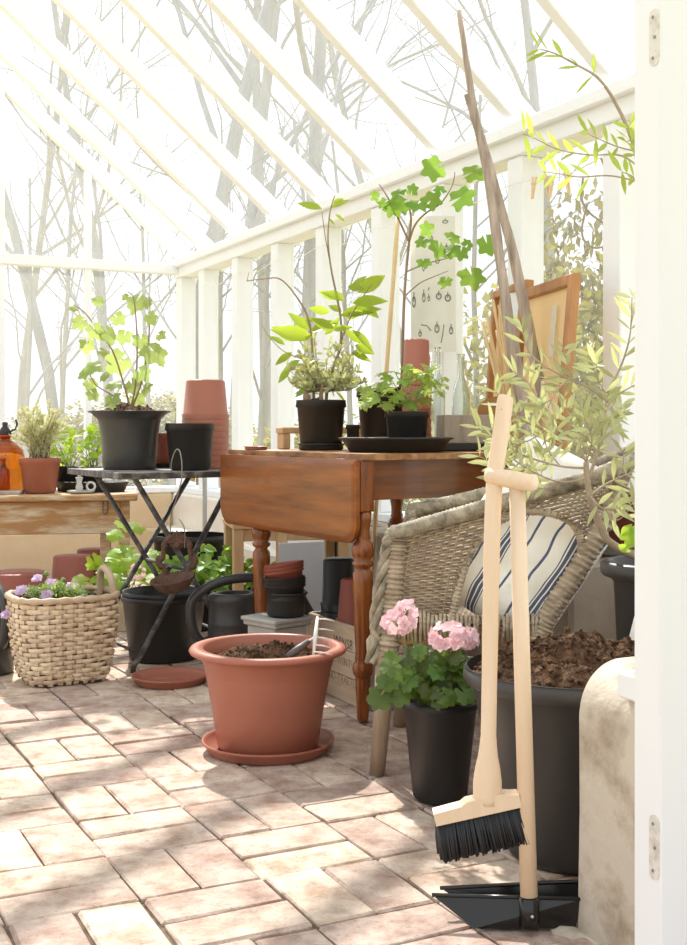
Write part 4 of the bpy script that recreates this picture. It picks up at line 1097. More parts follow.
# ================================================================ BROOM AND DUSTPAN
YB = 2.02
dp0 = P(527, 926, 2.0); dp0.z = 0
dp = thing('dustpan', 'black dustpan with upright pale wooden handle and cross grip beside the plaster wall', 'dustpan', dp0)
def dl_(u, v, Y): return P(u, v, Y)-dp0
gt = dl_(517, 482, YB); gb = dl_(529, 908, 1.985)
m = MB(); m.tube([gb+V((0, 0, .02)), gb.lerp(gt, .5), gt], [.0145, .0140, .0135], 16); m.build('handle', beech, dp)
m = MB(); gx0, gx1 = dl_(486, 475, 2.035), dl_(537, 484, 2.0)
gax = (gx1-gx0).normalized(); pp = [gx0, gx0+gax*.006, gx0.lerp(gx1, .3), gx0.lerp(gx1, .7), gx1-gax*.006, gx1]
m.tube(pp, [.012, .0165, .0175, .0175, .0165, .011], 16, flat=.85); m.build('grip', beech, dp)
m = MB(); m.tube([gb+V((.001, 0, -.030)), gb+V((0, 0, .018))], .0165, 14)
m.build('socket', pan_m, dp)
# pan: low tapered scoop, mouth to the left, tall wall at the right; long wall with the socket faces us
fl_ = [dl_(432, 893, 2.15), dl_(478, 927, 2.005), dl_(572, 925, 2.01), dl_(579, 899, 2.12)]
x0 = -.158; pa = math.radians(0)
pl_b = [dl_(474, 928, 1.99), dl_(575, 928, 1.99), dl_(578, 913, 2.07), dl_(478, 914, 2.06)]
for q in pl_b: q.z = .003
pl_t = [dl_(432, 895, 2.03), dl_(584, 899, 1.985), dl_(584, 881, 2.085), dl_(440, 888, 2.07)]
m = MB(); th = .0025
def shell(mb, b, t):
    mb.add(b, [(0, 1, 2, 3)]); mb.add(b+t, [(0, 1, 5, 4), (1, 2, 6, 5), (2, 3, 7, 6)])
    bi = [V((p.x*.965, p.y*.97+.004, p.z+th)) for p in b]; ti = [V((p.x*.965, p.y*.97+.004, p.z)) for p in t]
    mb.add(bi, [(3, 2, 1, 0)]); mb.add(bi+ti, [(4, 5, 1, 0), (5, 6, 2, 1), (6, 7, 3, 2)])
    mb.add(t+ti, [(0, 1, 5, 4), (1, 2, 6, 5), (2, 3, 7, 6)])
shell(m, pl_b, pl_t)
m.tube([pl_t[0], pl_t[1], pl_t[2], pl_t[3]], .0035, 6)
pn = m.build('pan', pan_m, dp)
m = MB(); m.ball(gb+V((.003, -.0165, -.008)), (.003, .002, .003), 8, 6); m.build('rivet', steel, pn)

b0 = P(480, 795, YB); br = thing('hand_broom', 'hand broom with pale wooden handle and dark bristles hanging from the dustpan grip', 'broom', V((b0.x, YB, .10)))
def bl_(u, v, Y=YB): return P(u, v, Y)-br.location
m = MB(); hp_ = [bl_(506, 396, 2.06), bl_(505, 402, 2.058), bl_(500, 440, 2.047), bl_(494.5, 480, 2.033), bl_(491.5, 560, 2.02), bl_(490, 650, 2.01), bl_(488.5, 735, 2.0), bl_(487.5, 772, 2.0), bl_(487.5, 803, 2.0)]
m.tube(smoothpath(hp_, 4), [.009, .0105, .0125, .0135]+[.0142]*5+[.0142]*4+[.0140]*4+[.0135]*4+[.013]*4+[.015, .017, .020, .022]+[.024]*4, 14, flat=.8, up0=(0, 1, 0)); bh_ = m.build('handle', beech, br)
m = MB(); m.tube([bl_(501.5, 410, 2.058)+V((0, -.0125, 0)), bl_(501.5, 410, 2.058)+V((0, -.0085, 0))], .0028, 10); m.build('hanging_hole_disc', mat('hole_shade', (.10, .06, .035), .9), bh_)  # dark disc on the handle, painted shade of the hanging hole
hA_, hB_ = bl_(434, 818, 2.0), bl_(519, 799, 2.0); ax = (hB_-hA_).normalized(); up_ = V((0, 1, 0)).cross(ax); up_ = up_ if up_.z > 0 else -up_
hm_ = Matrix((ax, V((0, 1, 0)), up_)).transposed(); Lh = (hB_-hA_).length
m = MB(); prof = [(-Lh/2, -.011), (Lh/2, -.011), (Lh/2, .010), (.42*Lh, .012), (.30*Lh, .0165), (-.10*Lh, .0165), (-.17*Lh, .0115), (-Lh/2, .0095)]
mp_ = Matrix((ax, up_, V((0, -1, 0)))).transposed()
m.prism(prof, -.017, .017, mp_, (hA_+hB_)/2+V((0, 0, .002))); m.build('brush_head', beech, br)
m = MB(); r2 = random.Random(2)
for i in range(56):
    for j in range(6):
        s = (i+.5+r2.uniform(-.3, .3))/56; a = hA_.lerp(hB_, .015+.97*s)+up_*(-.010)+V((0, lin(-.013, .013, j/5), 0))
        fan = ax*((s-.5)*.012+r2.uniform(-.003, .003))+V((0, lin(-.008, .008, j/5)+r2.uniform(-.003, .003), 0))
        e = a - up_*(.058+r2.uniform(-.003, .003)) + fan
        m.tube([a, a.lerp(e, .5)+fan*.1, e], [.0026, .0026, .0020], 4)
m.build('bristles', bristle_m, br)

# ================================================================ DRIFTWOOD, FRAMES, CANES, POSTER, LINE
def pole(path, rad, seed, label):
    r = random.Random(seed); pth = smoothpath(path, 10); n = len(pth); seg = 18; c = pth[-1].copy(); c.z = .45
    mb = MB(); vs = []
    for i, p in enumerate(pth):
        t = i/(n-1); R_ = rad[0]+(rad[1]-rad[0])*t
        for k in range(seg):
            a = 2*PI*k/seg
            d = R_*(1+.28*noise.noise(V((math.cos(a)*1.6, math.sin(a)*1.6, i*.10+seed)))+.22*noise.noise(V((math.cos(a)*5, math.sin(a)*5, i*.22+seed))))
            vs.append(p-c+V((math.cos(a)*d, math.sin(a)*d, 0)))
    mb.add(vs, [(i*seg+k, (i+1)*seg+k, (i+1)*seg+(k+1) % seg, i*seg+(k+1) % seg) for i in range(n-1) for k in range(seg)] + [tuple(range(seg)), tuple((n-1)*seg+k for k in range(seg))[::-1]], True)
    solo(mb, 'driftwood_pole', drift_m, label, 'pole', c)
pole([P(459, 11, 3.72), P(473, 105, 3.71), P(489, 185, 3.70), P(503, 280, 3.68), P(517, 370, 3.66), P(534, 460, 3.63), P(550, 556, 3.61)], (.008, .025), 3, 'taller weathered driftwood pole reaching up to the rafters')
pole([P(468, 95, 3.78), P(481, 140, 3.78), P(496, 190, 3.78), P(510, 242, 3.78), P(522, 295, 3.78), P(538, 375, 3.77), P(556, 460, 3.76), P(574, 551, 3.76)], (.013, .020), 8, 'shorter driftwood pole leaning just behind the taller one')
def frame_thing(c0, xa, up, w_, h_, label, bw=.028, dp_=.03, brace=True):
    x = V(xa).normalized(); up = V(up).normalized(); n = x.cross(up).normalized(); mx = Matrix((x, n, up)).transposed()
    o = thing('picture_frame', label, 'frame', c0)
    for s in (0, 1):
        m = MB(); m.bbox(x*(s*(w_-bw)+bw/2)+up*(h_/2), (bw, dp_, h_), .003, mx); m.build('stile', wood_brown, o)
        m = MB(); m.bbox(x*(w_/2)+up*(s*(h_-bw)+bw/2), (w_-2*bw, dp_, bw), .003, mx); m.build('rail', wood_brown if s else wood_pale, o)
    m = MB(); m.bbox(x*(w_/2)+up*(h_/2)-n*(.006), (w_-2*bw+.004, .003, h_-2*bw+.004), .0005, mx); m.build('canvas', canvas_m, o)
    if brace:
        m = MB(); m.beam(x*bw+up*(h_*.86)+n*(.003), x*(w_-bw)+up*(h_*.38)+n*(.003), .034, .010, up=n); m.build('brace', mat('pale_brace', (.86, .76, .58), .8), o)
        m = MB(); m.bbox(x*(w_*.70)+up*(h_*.80)+n*(.009), (.035, .003, .16), .0005, mx); m.build('paper_strip', paper, o)
    return o
A_ = P(505, 500, 3.97); fz = .4865
f0 = V((P(497, 500, 3.93).x, 3.95, .0)); 
def lean_frame(uL, uR, Y, vt, hgt_, roll, label, back=.10, **kw):
    a = P(uL, vt, Y); b = P(uR, vt, Y-.06); x = (b-a).normalized(); x = (x+V((0, 0, roll))).normalized()
    up = V((-.10, .10, 1)); up = (up-x*up.dot(x)).normalized()
    c0 = a - up*hgt_
    return frame_thing(c0, x, up, (b-a).length, hgt_, label, **kw)
# front (right) frame: tilted so that its right stile slants down to the left
nb_ = 'brown wooden frame with raw canvas back leaning at the window, right of two'
xf = V((-.186, .98, 0)).normalized(); xr = -xf
B_ = P(577, 273, 3.55); upf = (WN*.09+V((0, 0, 1))); upf = (upf-xr*upf.dot(xr)).normalized(); HF = .815
frame_thing(B_-xr*.47-upf*HF, xr, upf, .47, HF, nb_, bw=.034)
B2_ = V((.6186, 3.98, B_.z+.035)); up2 = (WN*.07+V((0, 0, 1))); up2 = (up2-xr*up2.dot(xr)).normalized()
frame_thing(B2_-xr*.36-up2*.85, xr, up2, .36, .85, 'pale wooden frame leaning behind the bamboo canes, left of two frames', bw=.028, brace=False)
canes = [((482, 322), (519, 470)), ((487, 318), (521, 470)), ((493, 300), (523, 472)), ((499, 305), (524, 470)), ((505, 312), (525, 471)), ((490, 335), (516, 471)), ((497, 330), (513, 472)), ((511, 330), (528, 470))]
for k, (a, b) in enumerate(canes):
    p1 = P(a[0], a[1], 3.80+.012*k); p0 = P(b[0], b[1], 3.74+.012*k); d = (p0-p1); e = p1 + d*((p1.z-.452)/(p1.z-p0.z)); e.z = .452
    n = 14; m = MB(); pts = [e.lerp(p1, i/n)-e for i in range(n+1)]
    m.tube(pts, [.0048 if i % 2 else .0053 for i in range(n+1)], 6)
    solo(m, 'bamboo_cane', bamboo, 'thin bamboo cane of the bundle standing beside the driftwood poles', 'cane', e, group='bamboo canes by the driftwood')
p1 = P(398, 216, 4.62); p0 = P(386, 375, 4.52); e = p1+(p0-p1)*(p1.z/(p1.z-p0.z)); e.z = 0
m = MB(); n = 20; m.tube([e.lerp(p1, i/n)-e for i in range(n+1)], [.0085 if i % 3 else .0095 for i in range(n+1)], 7)
solo(m, 'bamboo_cane', bamboo, 'single tall bamboo cane leaning against the window post behind the fig', 'cane', e)
for k, (u0, v0, u1, v1) in enumerate(((287, 405, 276, 450), (292, 418, 280, 450))):
    pass
# beetle chart
pw = MB(); YP = 4.52; a = P(410, 216, YP); b = P(455, 216, YP-.10); c = P(456, 352, YP-.10); d = P(411, 352, YP)
pch = thing('wall_chart', 'faded paper wall chart of grey oval specimens hanging in the window', 'wall chart', (a+c)/2)
L0 = (a+c)/2; q = [p-L0 for p in (d, c, b, a)]; nP = (q[1]-q[0]).cross(q[3]-q[0]).normalized()
pw.add(q+[p-nP*.001 for p in q], [(0, 1, 2, 3), (7, 6, 5, 4)]); sheet_ = pw.build('sheet', paper, pch)
spec = [(424, 298, 5, 2), (429, 299, 3, 1.6), (439, 297, 3.6, 3.4), (448, 299, 3.8, 3.6), (437, 329, 4.5, 3), (451, 331, 4, 2.4), (420, 334, 3, 2), (447, 250, 3, 2.6), (438, 262, 3.2, 2.6), (424, 268, 4, 1.6), (446, 224, 2, 3.4), (414, 302, 6, 2.2), (432, 240, 3, 2), (428, 228, 3.5, 2.5)]
xax = (q[1]-q[0]).normalized(); yax = (q[3]-q[0]).normalized()
for (u, v, ry, rx) in spec:
    p = q[3] + xax*((u-410.5)/45*(q[1]-q[0]).length) - yax*((v-216)/136*(q[3]-q[0]).length) + nP*.0012
    k = 4.5/1200; n = 14; m = MB()
    outer = [p + xax*(rx*k*math.cos(2*PI*i/n)) + yax*(ry*k*math.sin(2*PI*i/n)) for i in range(n)]
    inner = [p + xax*(rx*.55*k*math.cos(2*PI*i/n)) + yax*(ry*.6*k*math.sin(2*PI*i/n)) for i in range(n)]
    m.add(outer+inner, [(i, (i+1) % n, n+(i+1) % n, n+i) for i in range(n)])
    cc = p - yax*.0; m.add([cc-xax*.002+yax*ry*k*1.6, cc+xax*.002+yax*ry*k*1.6, cc+xax*.002, cc-xax*.002], [(0, 3, 2, 1)]); m.build('specimen_drawing', ink, sheet_)
for (pts) in (((421, 325), (427, 326), (431, 331)), ((444, 325), (443, 333), (441, 343)), ((428, 291), (430, 288)), ((441, 290), (446, 287))):
    m = MB()
    for i in range(len(pts)-1):
        def pq(u, v): return q[3] + xax*((u-410.5)/45*(q[1]-q[0]).length) - yax*((v-216)/136*(q[3]-q[0]).length) + nP*.0012
        A1, B1 = pq(*pts[i]), pq(*pts[i+1]); sd = (B1-A1).cross(nP).normalized()*.0022; m.add([A1-sd, B1-sd, B1+sd, A1+sd], [(0, 1, 2, 3)])
    m.build('specimen_drawing', ink, sheet_)

# clothes line with pegs
def lz(t): return W(t, .055, 1.62+.03*math.cos(t*2.2))
lp = []
for i in range(501): t = .4+4.9*i/500; lp.append(W(t, .06, 1.66+.012*math.cos(t*12)-.02*(t-2.4)**2*.1))
m = MB(); m.tube(lp, .0016, 5); solo(m, 'clothes_line', string_m, 'thin white string stretched along the window posts', 'string')
def lineat(u):
    best = min(range(len(lp)-1), key=lambda i: abs(343.5+lp[i].x/lp[i].y*FPX-u)); return lp[best]
pegl = ['leftmost wooden clothes peg on the string near the window post', 'second wooden clothes peg of the close pair on the string', 'third wooden clothes peg of the close pair on the string', 'rightmost wooden clothes peg on the string below the olive twig']
for k, u in enumerate((534, 547, 552, 567)):
    w_ = (u-343.5)/FPX; t = (7.4*w_+.974)/(.44+.898*w_)
    p = lineat(u)
    pg = thing('clothes_peg', pegl[k], 'clothes peg', p)
    a = .12*(-1)**k
    for s in (-1, 1):
        m = MB(); m.bbox((s*.004, 0, -.025), (.006, .010, .075), .0015, R3(a+s*.05, 'Y')); m.build('jaw', peg_m, pg)
    m = MB(); m.tube([(-.009, 0, -.012), (.009, 0, -.012)], .0035, 6); m.build('spring', steel, pg)
m = MB(); m.tube(smoothpath([P(583, 178, 4.0), P(582, 200, 4.0), P(590, 213, 3.98), P(602, 222, 3.97), P(611, 228, 3.96)], 6), .004, 6)
m.tube(smoothpath([P(601, 158, 3.98), P(606, 172, 3.98), P(606, 190, 3.98)], 6), .004, 6)
m.tube(smoothpath([P(587, 205, 3.98), P(582, 228, 3.98), P(585, 242, 3.98), P(596, 248, 3.97), P(611, 244, 3.95)], 6), .0035, 6)
solo(m, 'dry_vine_tendril', twig_m, 'dry curling vine tendril hanging in the right window', 'vine')
# tap on the wall behind the folding table
tapp = P(197, 478, 6.4); wt = W(1.05, .11, .0)
tap = thing('garden_tap', 'brass tap on a thin standpipe by the wall behind the folding table', 'tap', V((P(199, 478, 6.25).x, 6.25, 0)))
m = MB(); m.tube([(.03, 0, 0), (.03, 0, .66)], .012, 8); m.build('pipe', zinc, tap)
m = MB(); m.tube([(.03, 0, .6), (-.02, -.03, .6), (-.03, -.03, .565)], .013, 8); m.ball((.0, -.02, .63), (.025, .01, .012), 8, 6); m.build('spigot', brass, tap)
# ================================================================ PLANTS
rp_ = random.Random(77)
def u_(a, b): return rp_.uniform(a, b)
def sp_(root, pts, Y, jy=.02):
    """photo points at depth Y (or per-point Y) as points local to a thing"""
    out = []
    for q in pts:
        y = q[2] if len(q) > 2 else Y
        out.append(P(q[0], q[1], y)-root.location)
    return out
def stem(mb, pts, r0, r1, seg=6, n=5):
    pth = smoothpath(pts, n); k = len(pth)-1
    mb.tube(pth, [lin(r0, r1, i/k) for i in range(k+1)], seg); return pth
def vinefn(a):   # five-lobed, toothed
    c = .85 + .12*math.cos(6*a*.98) + .05*math.cos(23*a); return c*(1.0 if abs(a) < .55 else .9)
def figfn(a):    # deep lobes
    return .84 + .15*math.cos(6*a*.97) + .03*math.cos(19*a)
def gerfn(a): return .86 + .09*math.cos(7*a) + .05*math.cos(21*a)
def herbfn(a): return .72 + .20*math.cos(6*a*.97) + .09*math.cos(18*a)
def camn(s=.7): return V((u_(-s, s), -1+u_(-.2, .4), u_(-.1, .9)))
def lobed_px(mb, root, fn, u, v, R, Y, ang=None, n=36, cup=.2, s=.6):
    a = u_(0, 2*PI) if ang is None else ang
    d = V((math.cos(a), u_(-.35, .35), math.sin(a)))
    p = P(u, v, Y+u_(-.03, .03))-root.location
    nm = camn(s); d = (d-nm*d.dot(nm)/nm.length_squared).normalized()
    mb.lobed(p-d*R*.42, d, nm, R, fn, n, cup)
def leaf_px(mb, root, u0, v0, u1, v1, Y, wd=.4, dy=0., n=5):
    a = P(u0, v0, Y)-root.location; b = P(u1, v1, Y+dy)-root.location; d = b-a
    mb.leaf(a, d, camn(.8), d.length, d.length*wd, n, u_(-.12, .2), u_(.1, .5), .42)

# ---- grapevine on the folding table
Y_ = 4.45; st_ = MB(); lf_ = MB(); r = vine
for pts in ([(130, 408), (124, 385), (113, 352), (98, 330), (84, 312), (73, 305)], [(131, 408), (136, 380), (137, 340), (134, 300), (128, 292)], [(132, 408), (142, 380), (148, 345), (150, 310), (149, 296)], [(128, 408), (112, 395), (96, 385), (88, 370)]):
    stem(st_, sp_(r, pts, Y_), .0042, .0016)
for (u, v, s) in ((136, 302, 19), (127, 297, 8), (150, 318, 12), (147, 303, 9), (108, 333, 18), (119, 362, 21), (154, 352, 22), (132, 384, 17), (124, 336, 13), (80, 322, 13), (74, 308, 8), (87, 345, 13), (94, 366, 15), (84, 373, 11), (141, 340, 14), (141, 373, 15), (112, 399, 15), (93, 394, 11), (95, 330, 14), (104, 352, 12), (137, 398, 14), (118, 318, 12), (98, 300, 10), (146, 388, 12), (91, 384, 12), (160, 335, 10), (115, 384, 14), (104, 376, 11)):
    lobed_px(lf_, r, vinefn, u, v, s*.80*Y_/FPX, Y_+u_(-.08, .08), -PI/2+u_(-1.1, 1.1), 40, .22, .7)
st_.build('stems', twig_m, vine); lf_.build('leaves', L_vine, vine)

# ---- citrus and grey bush in one pot
r = opot; Y_ = 4.05; st_ = MB(); lf_ = MB()
for pts, r0, r1 in (([(326, 402), (328, 385), (334, 365), (340, 348), (341, 322), (337, 298), (331, 268), (328, 240), (330, 212), (335, 195)], .0058, .0016), ([(314, 402), (313, 380), (312, 345), (308, 318), (296, 296), (280, 279), (262, 279), (247, 281)], .0048, .0014), ([(340, 345), (350, 318), (362, 298), (372, 284)], .003, .0012), ([(331, 268), (325, 235), (322, 212)], .002, .001), ([(247, 281), (249, 272)], .0012, .0008), ([(305, 360), (285, 352), (270, 338), (262, 325)], .002, .001)):
    stem(st_, sp_(r, pts, Y_), r0, r1)
for q in ((322, 209, 297, 205), (331, 208, 350, 198), (335, 214, 346, 222), (328, 218, 335, 226), (333, 203, 344, 199), (340, 316, 382, 308), (352, 303, 388, 300), (358, 293, 386, 274), (345, 300, 322, 290), (338, 322, 306, 332), (345, 318, 365, 310), (336, 330, 310, 318), (338, 298, 318, 292), (350, 290, 368, 276), (330, 312, 308, 308), (325, 335, 340, 318), (310, 330, 288, 312), (313, 338, 270, 330), (300, 340, 272, 326), (345, 330, 362, 345), (355, 345, 375, 355), (300, 360, 282, 372), (292, 352, 275, 365), (310, 385, 296, 398), (336, 392, 348, 402), (345, 375, 358, 385), (352, 330, 376, 352), (318, 320, 298, 322), (342, 312, 328, 305), (348, 286, 366, 290), (285, 345, 268, 335), (290, 368, 278, 383), (333, 330, 352, 326), (300, 378, 310, 390), (360, 300, 378, 318), (352, 352, 372, 360)):
    leaf_px(lf_, r, *q, Y_+u_(-.06, .06), u_(.34, .46), u_(-.04, .04))
st_.build('citrus_stems', twig_m, opot); lf_.build('citrus_leaves', L_citrus, opot)
st_ = MB(); lf_ = MB()
st_.tube(smoothpath(sp_(r, [(322, 403), (321, 395), (323, 385)], Y_-.02), 3), .007, 8)
st_.ball(P(307, 398, Y_-.02)-r.location, (.014, .012, .016), 8, 6, .4)
st_.tube(smoothpath(sp_(r, [(306, 403), (306, 393), (312, 386)], Y_-.02), 3), .009, 8)
for k in range(46):
    x, z = u_(286, 365), u_(338, 386); e = (x-326)**2/44**2+(z-368)**2/32**2
    if e > 1: continue
    y1 = Y_+u_(-.10, .10); pts = [P(322+u_(-4, 4), 390, Y_)-r.location, P(lin(322, x, .5), lin(390, z, .45)+4, lin(Y_, y1, .5))-r.location, P(x, z, y1)-r.location]
    pth = stem(st_, pts, .0028, .0009, 4, 4)
    for j in range(15):
        p = pth[min(len(pth)-1, 3+j*(len(pth)-3)//15)]; d = V((u_(-1, 1), u_(-1, .6), u_(-.2, 1.2)))
        lf_.leaf(p, d, camn(.9), u_(.024, .040), u_(.009, .014), 3, .1, .3)
st_.build('bush_branches', twig_m, opot); lf_.build('bush_leaves', L_olive, opot)

# ---- fig
r = fp; Y_ = 4.13; st_ = MB(); lf_ = MB()
for pts, r0, r1 in (([(398, 395, 4.12), (402, 375, 4.05), (403, 330, 4.02), (405, 285, 4.03), (409, 242, 4.05)], .0062, .0045), ([(409, 242), (398, 218), (388, 198), (379, 184)], .004, .0018), ([(409, 242), (415, 225), (426, 213), (441, 203), (452, 186), (455, 172)], .004, .0014), ([(409, 240), (411, 220), (409, 206)], .004, .003), ([(406, 272), (425, 264), (448, 258), (470, 250)], .0028, .0012), ([(405, 296), (420, 283), (438, 275), (448, 271)], .0026, .001)):
    stem(st_, sp_(r, pts, 4.05), r0, r1, 7)
for (u, v, s, a) in ((434, 168, 12, 3.6), (473, 172, 12, .3), (461, 197, 13, .1), (402, 203, 11, 3.9), (418, 204, 10, 4.4), (431, 200, 10, .8), (393, 208, 9, 4.2), (439, 248, 11, 4.4), (453, 237, 8, .6), (428, 229, 8, 2.8), (422, 241, 7, 4.0), (461, 252, 8, 4.6), (487, 244, 11, 5.2), (472, 276, 13, 4.9), (445, 281, 7, 4.5), (468, 244, 6, .9), (376, 196, 6, 3), (412, 190, 6, 1.4), (398, 194, 8, 2.5), (451, 250, 9, .4), (424, 262, 7, 4.9), (384, 203, 6, 4.0), (440, 190, 6, 2)):
    lobed_px(lf_, r, figfn, u, v, s*1.2*Y_/FPX, 4.05+u_(-.08, .08), a, 40, .2, .5)
st_.build('stem', twig_m, fp); lf_.build('leaves', L_fig, fp)

# ---- scented pelargonium in the tray
r = hp; Y_ = 3.73; st_ = MB(); lf_ = MB()
for k in range(58):
    a = u_(0, 2*PI); q = u_(.15, 1)**.7; x = 404+q*math.cos(a)*48; z = 385+q*math.sin(a)*21+(6 if abs(x-404) > 30 else 0); y1 = Y_+.09*q*math.sin(a*1.7+1)
    p0 = P(407+u_(-8, 8), 407, Y_)-r.location; p1 = P(x, z, y1)-r.location
    if k % 2 == 0: stem(st_, [p0, p0.lerp(p1, .5)+V((0, 0, .012)), p1], .0018, .001, 5, 3)
    lf_.lobed(p1, V((u_(-1, 1), u_(-.8, .3), u_(-.7, .4))), V((u_(-.5, .5), -.7, 1.0)), u_(.020, .034), herbfn, 30, .25)
st_.build('stems', green_stem, hp); lf_.build('leaves', L_herb, hp)

# ---- pink geranium on the floor
r = ger; Y_ = 2.68; st_ = MB(); lf_ = MB()
for k in range(92):
    a = u_(0, 2*PI); q = u_(.1, 1)**.6; x = 434+q*math.cos(a)*42; z = 672+q*math.sin(a)*26; y1 = Y_-.06*q+u_(-.06, .06)
    p0 = P(440+u_(-15, 15), 692, 2.70)-r.location; p1 = P(x, z, y1)-r.location
    if k % 3 == 0: stem(st_, [p0, p0.lerp(p1, .5)+V((0, 0, .01)), p1], .0022, .0014, 5, 3)
    lf_.lobed(p1, V((u_(-1, 1), u_(-.8, .2), u_(-.9, .2))), V((u_(-.7, .7), -1, u_(.2, 1.1))), u_(.018, .031), gerfn, 36, .32, .12)
for (u, v, s) in ((384, 690, .036), (392, 676, .030), (405, 692, .030), (396, 656, .022), (410, 668, .03)):
    lf_.lobed(P(u, v, 2.60)-r.location, V((u_(-1, -.3), -.4, u_(-.9, -.2))), V((u_(-.5, .5), -1, .5)), s, gerfn, 30, .3, .1)
lf_.build('leaves', L_ger, ger)
fl_m = MB()
for (cu, cv, R_, n, y1) in ((399, 622, .030, 13, 2.61), (449, 637, .036, 26, 2.60), (466, 637, .024, 9, 2.63), (407, 610, .020, 7, 2.62)):
    fl_m = MB(); c = P(cu, cv, y1)-r.location; b = P(lin(cu, 438, .65), 690, 2.68)-r.location
    stem(st_, [b, b.lerp(c, .5)+V((.004*(-1 if cu < 430 else .3), 0, .0)), c-V((0, 0, .008))], .0024, .0018, 6, 5)
    for j in range(n):
        d = V((rp_.gauss(0, 1), rp_.gauss(0, 1)-.5, rp_.gauss(0, 1)+.15)).normalized(); p = c + V((d.x*R_, d.y*R_*.8, d.z*R_*.72)); d = (d+V((0, -.5, .2))).normalized()
        stem(st_, [c-V((0, 0, .012)), c.lerp(p, .6), p-d*.004], .0008, .0007, 4, 2)
        t1 = d.orthogonal().normalized(); t2 = d.cross(t1); ph = u_(0, 6)
        for q in range(5):
            a = ph+q*2*PI/5; rad = t1*math.cos(a)+t2*math.sin(a)
            fl_m.leaf(p, rad+d*u_(.1, .6), d, u_(.014, .020), .015, 3, .15, .15, .62)
    fl_m.build('flower_head', pet_pink, ger)
st_.build('stems', green_stem, ger)

# ---- scabious in the basket
r = bk; inv = Matrix.Rotation(-kr, 3, 'Z')
def bkp(u, v, Y): return inv @ (P(u, v, Y)-kb)
st_ = MB(); lf_ = MB(); fl_m = MB()
for k in range(150):
    a = u_(0, 2*PI); q = u_(.05, 1)**.6; x = 56+q*math.cos(a)*34; z = 594-abs(u_(0, 20))*(1-.5*q)+5
    p0 = bkp(56+u_(-18, 18), 604, 4.04+u_(-.06, .06)); p1 = bkp(x, z, 4.0+u_(-.10, .09))
    stem(st_, [p0, p0.lerp(p1, .5)+V((0, 0, .01)), p1], .0014, .0008, 4, 2)
    for j in range(8):
        lf_.leaf(p0.lerp(p1, u_(.4, 1)), V((u_(-1, 1), u_(-1, 1), u_(.0, 1.2))), V((u_(-1, 1), -.6, 1)), u_(.018, .036), .0065, 3, .2, .3)
for (u, v, y1, tl) in ((21, 590, 3.95, 0), (37, 578, 4.0, 1), (50, 583, 3.98, 1), (47, 594, 3.92, 0), (72, 586, 3.98, 0), (63, 580, 4.05, 2), (6, 614, 3.93, 0), (46, 574, 4.02, 2)):
    c = bkp(u, v, y1); b = bkp(lin(u, 54, .6), 604, 4.03)
    stem(st_, [b, b.lerp(c, .5)+V((0, 0, .01)), c], .0015, .0011, 5, 4)
    up = (V((0, -.75, .8)) if tl < 2 else V((0, 0, 1))); up = inv @ (up+rv(.3)); up.normalize(); t1 = up.orthogonal().normalized(); t2 = up.cross(t1)
    if tl == 2: st_.ball(c, .009, 8, 6, .3); continue
    fl_m = MB()
    for ring, (n, L, el) in enumerate(((12, .024, .15), (10, .017, .5), (8, .010, 1.1))):
        for j in range(n):
            a = 2*PI*j/n+ring; fl_m.leaf(c, (t1*math.cos(a)+t2*math.sin(a))+up*el, up, L*u_(.8, 1.15), L*.55, 3, .2, .15, .65)
    fl_m.build('flower_head', pet_lil, bk)
st_.build('stems', green_stem, bk); lf_.build('leaves', L_scab, bk)

# ---- rosemary
r = ros; st_ = MB(); lf_ = MB()
for k in range(58):
    x = u_(-1, 1); p0 = V((u_(-.05, .05), u_(-.05, .05), .15)); h = u_(.14, .30)*(1-.25*abs(x)); p1 = V((x*.125, u_(-.09, .09), .15+h)); pm = p0.lerp(p1, .5)+V((-x*.012, 0, .02))
    pth = stem(st_, [p0, pm, p1], .0022, .001, 4, 7); n = len(pth)
    for i in range(3, n):
        for j in range(6):
            lf_.leaf(pth[i]+rv(.004), V((u_(-1, 1), u_(-1, 1), u_(.2, 1.2))), camn(.8), u_(.016, .028), .0048, 2, .1, .1)
st_.build('stems', twig_m, ros); lf_.build('leaves', L_ros, ros)

# ---- seedlings on the bench
for root, nL, wdt, hh in ((sd1, 46, .10, .15), (sd2, 44, .11, .17)):
    st_ = MB(); lf_ = MB()
    for k in range(nL):
        p0 = V((u_(-.03, .03), u_(-.03, .03), .105)); p1 = V((u_(-wdt, wdt), u_(-.07, .05), .12+u_(.01, hh)))
        if k % 2 == 0: stem(st_, [p0, p0.lerp(p1, .5)+V((0, 0, .015)), p1], .0018, .001, 4, 3)
        d = V((u_(-1, 1), u_(-.6, .3), u_(-.4, .8)))
        lf_.leaf(p1, d, V((u_(-.5, .5), -.8, .9)), u_(.035, .06), u_(.025, .04), 4, .2, .2)
    st_.build('stems', green_stem, root); lf_.build('leaves', L_lime, root)

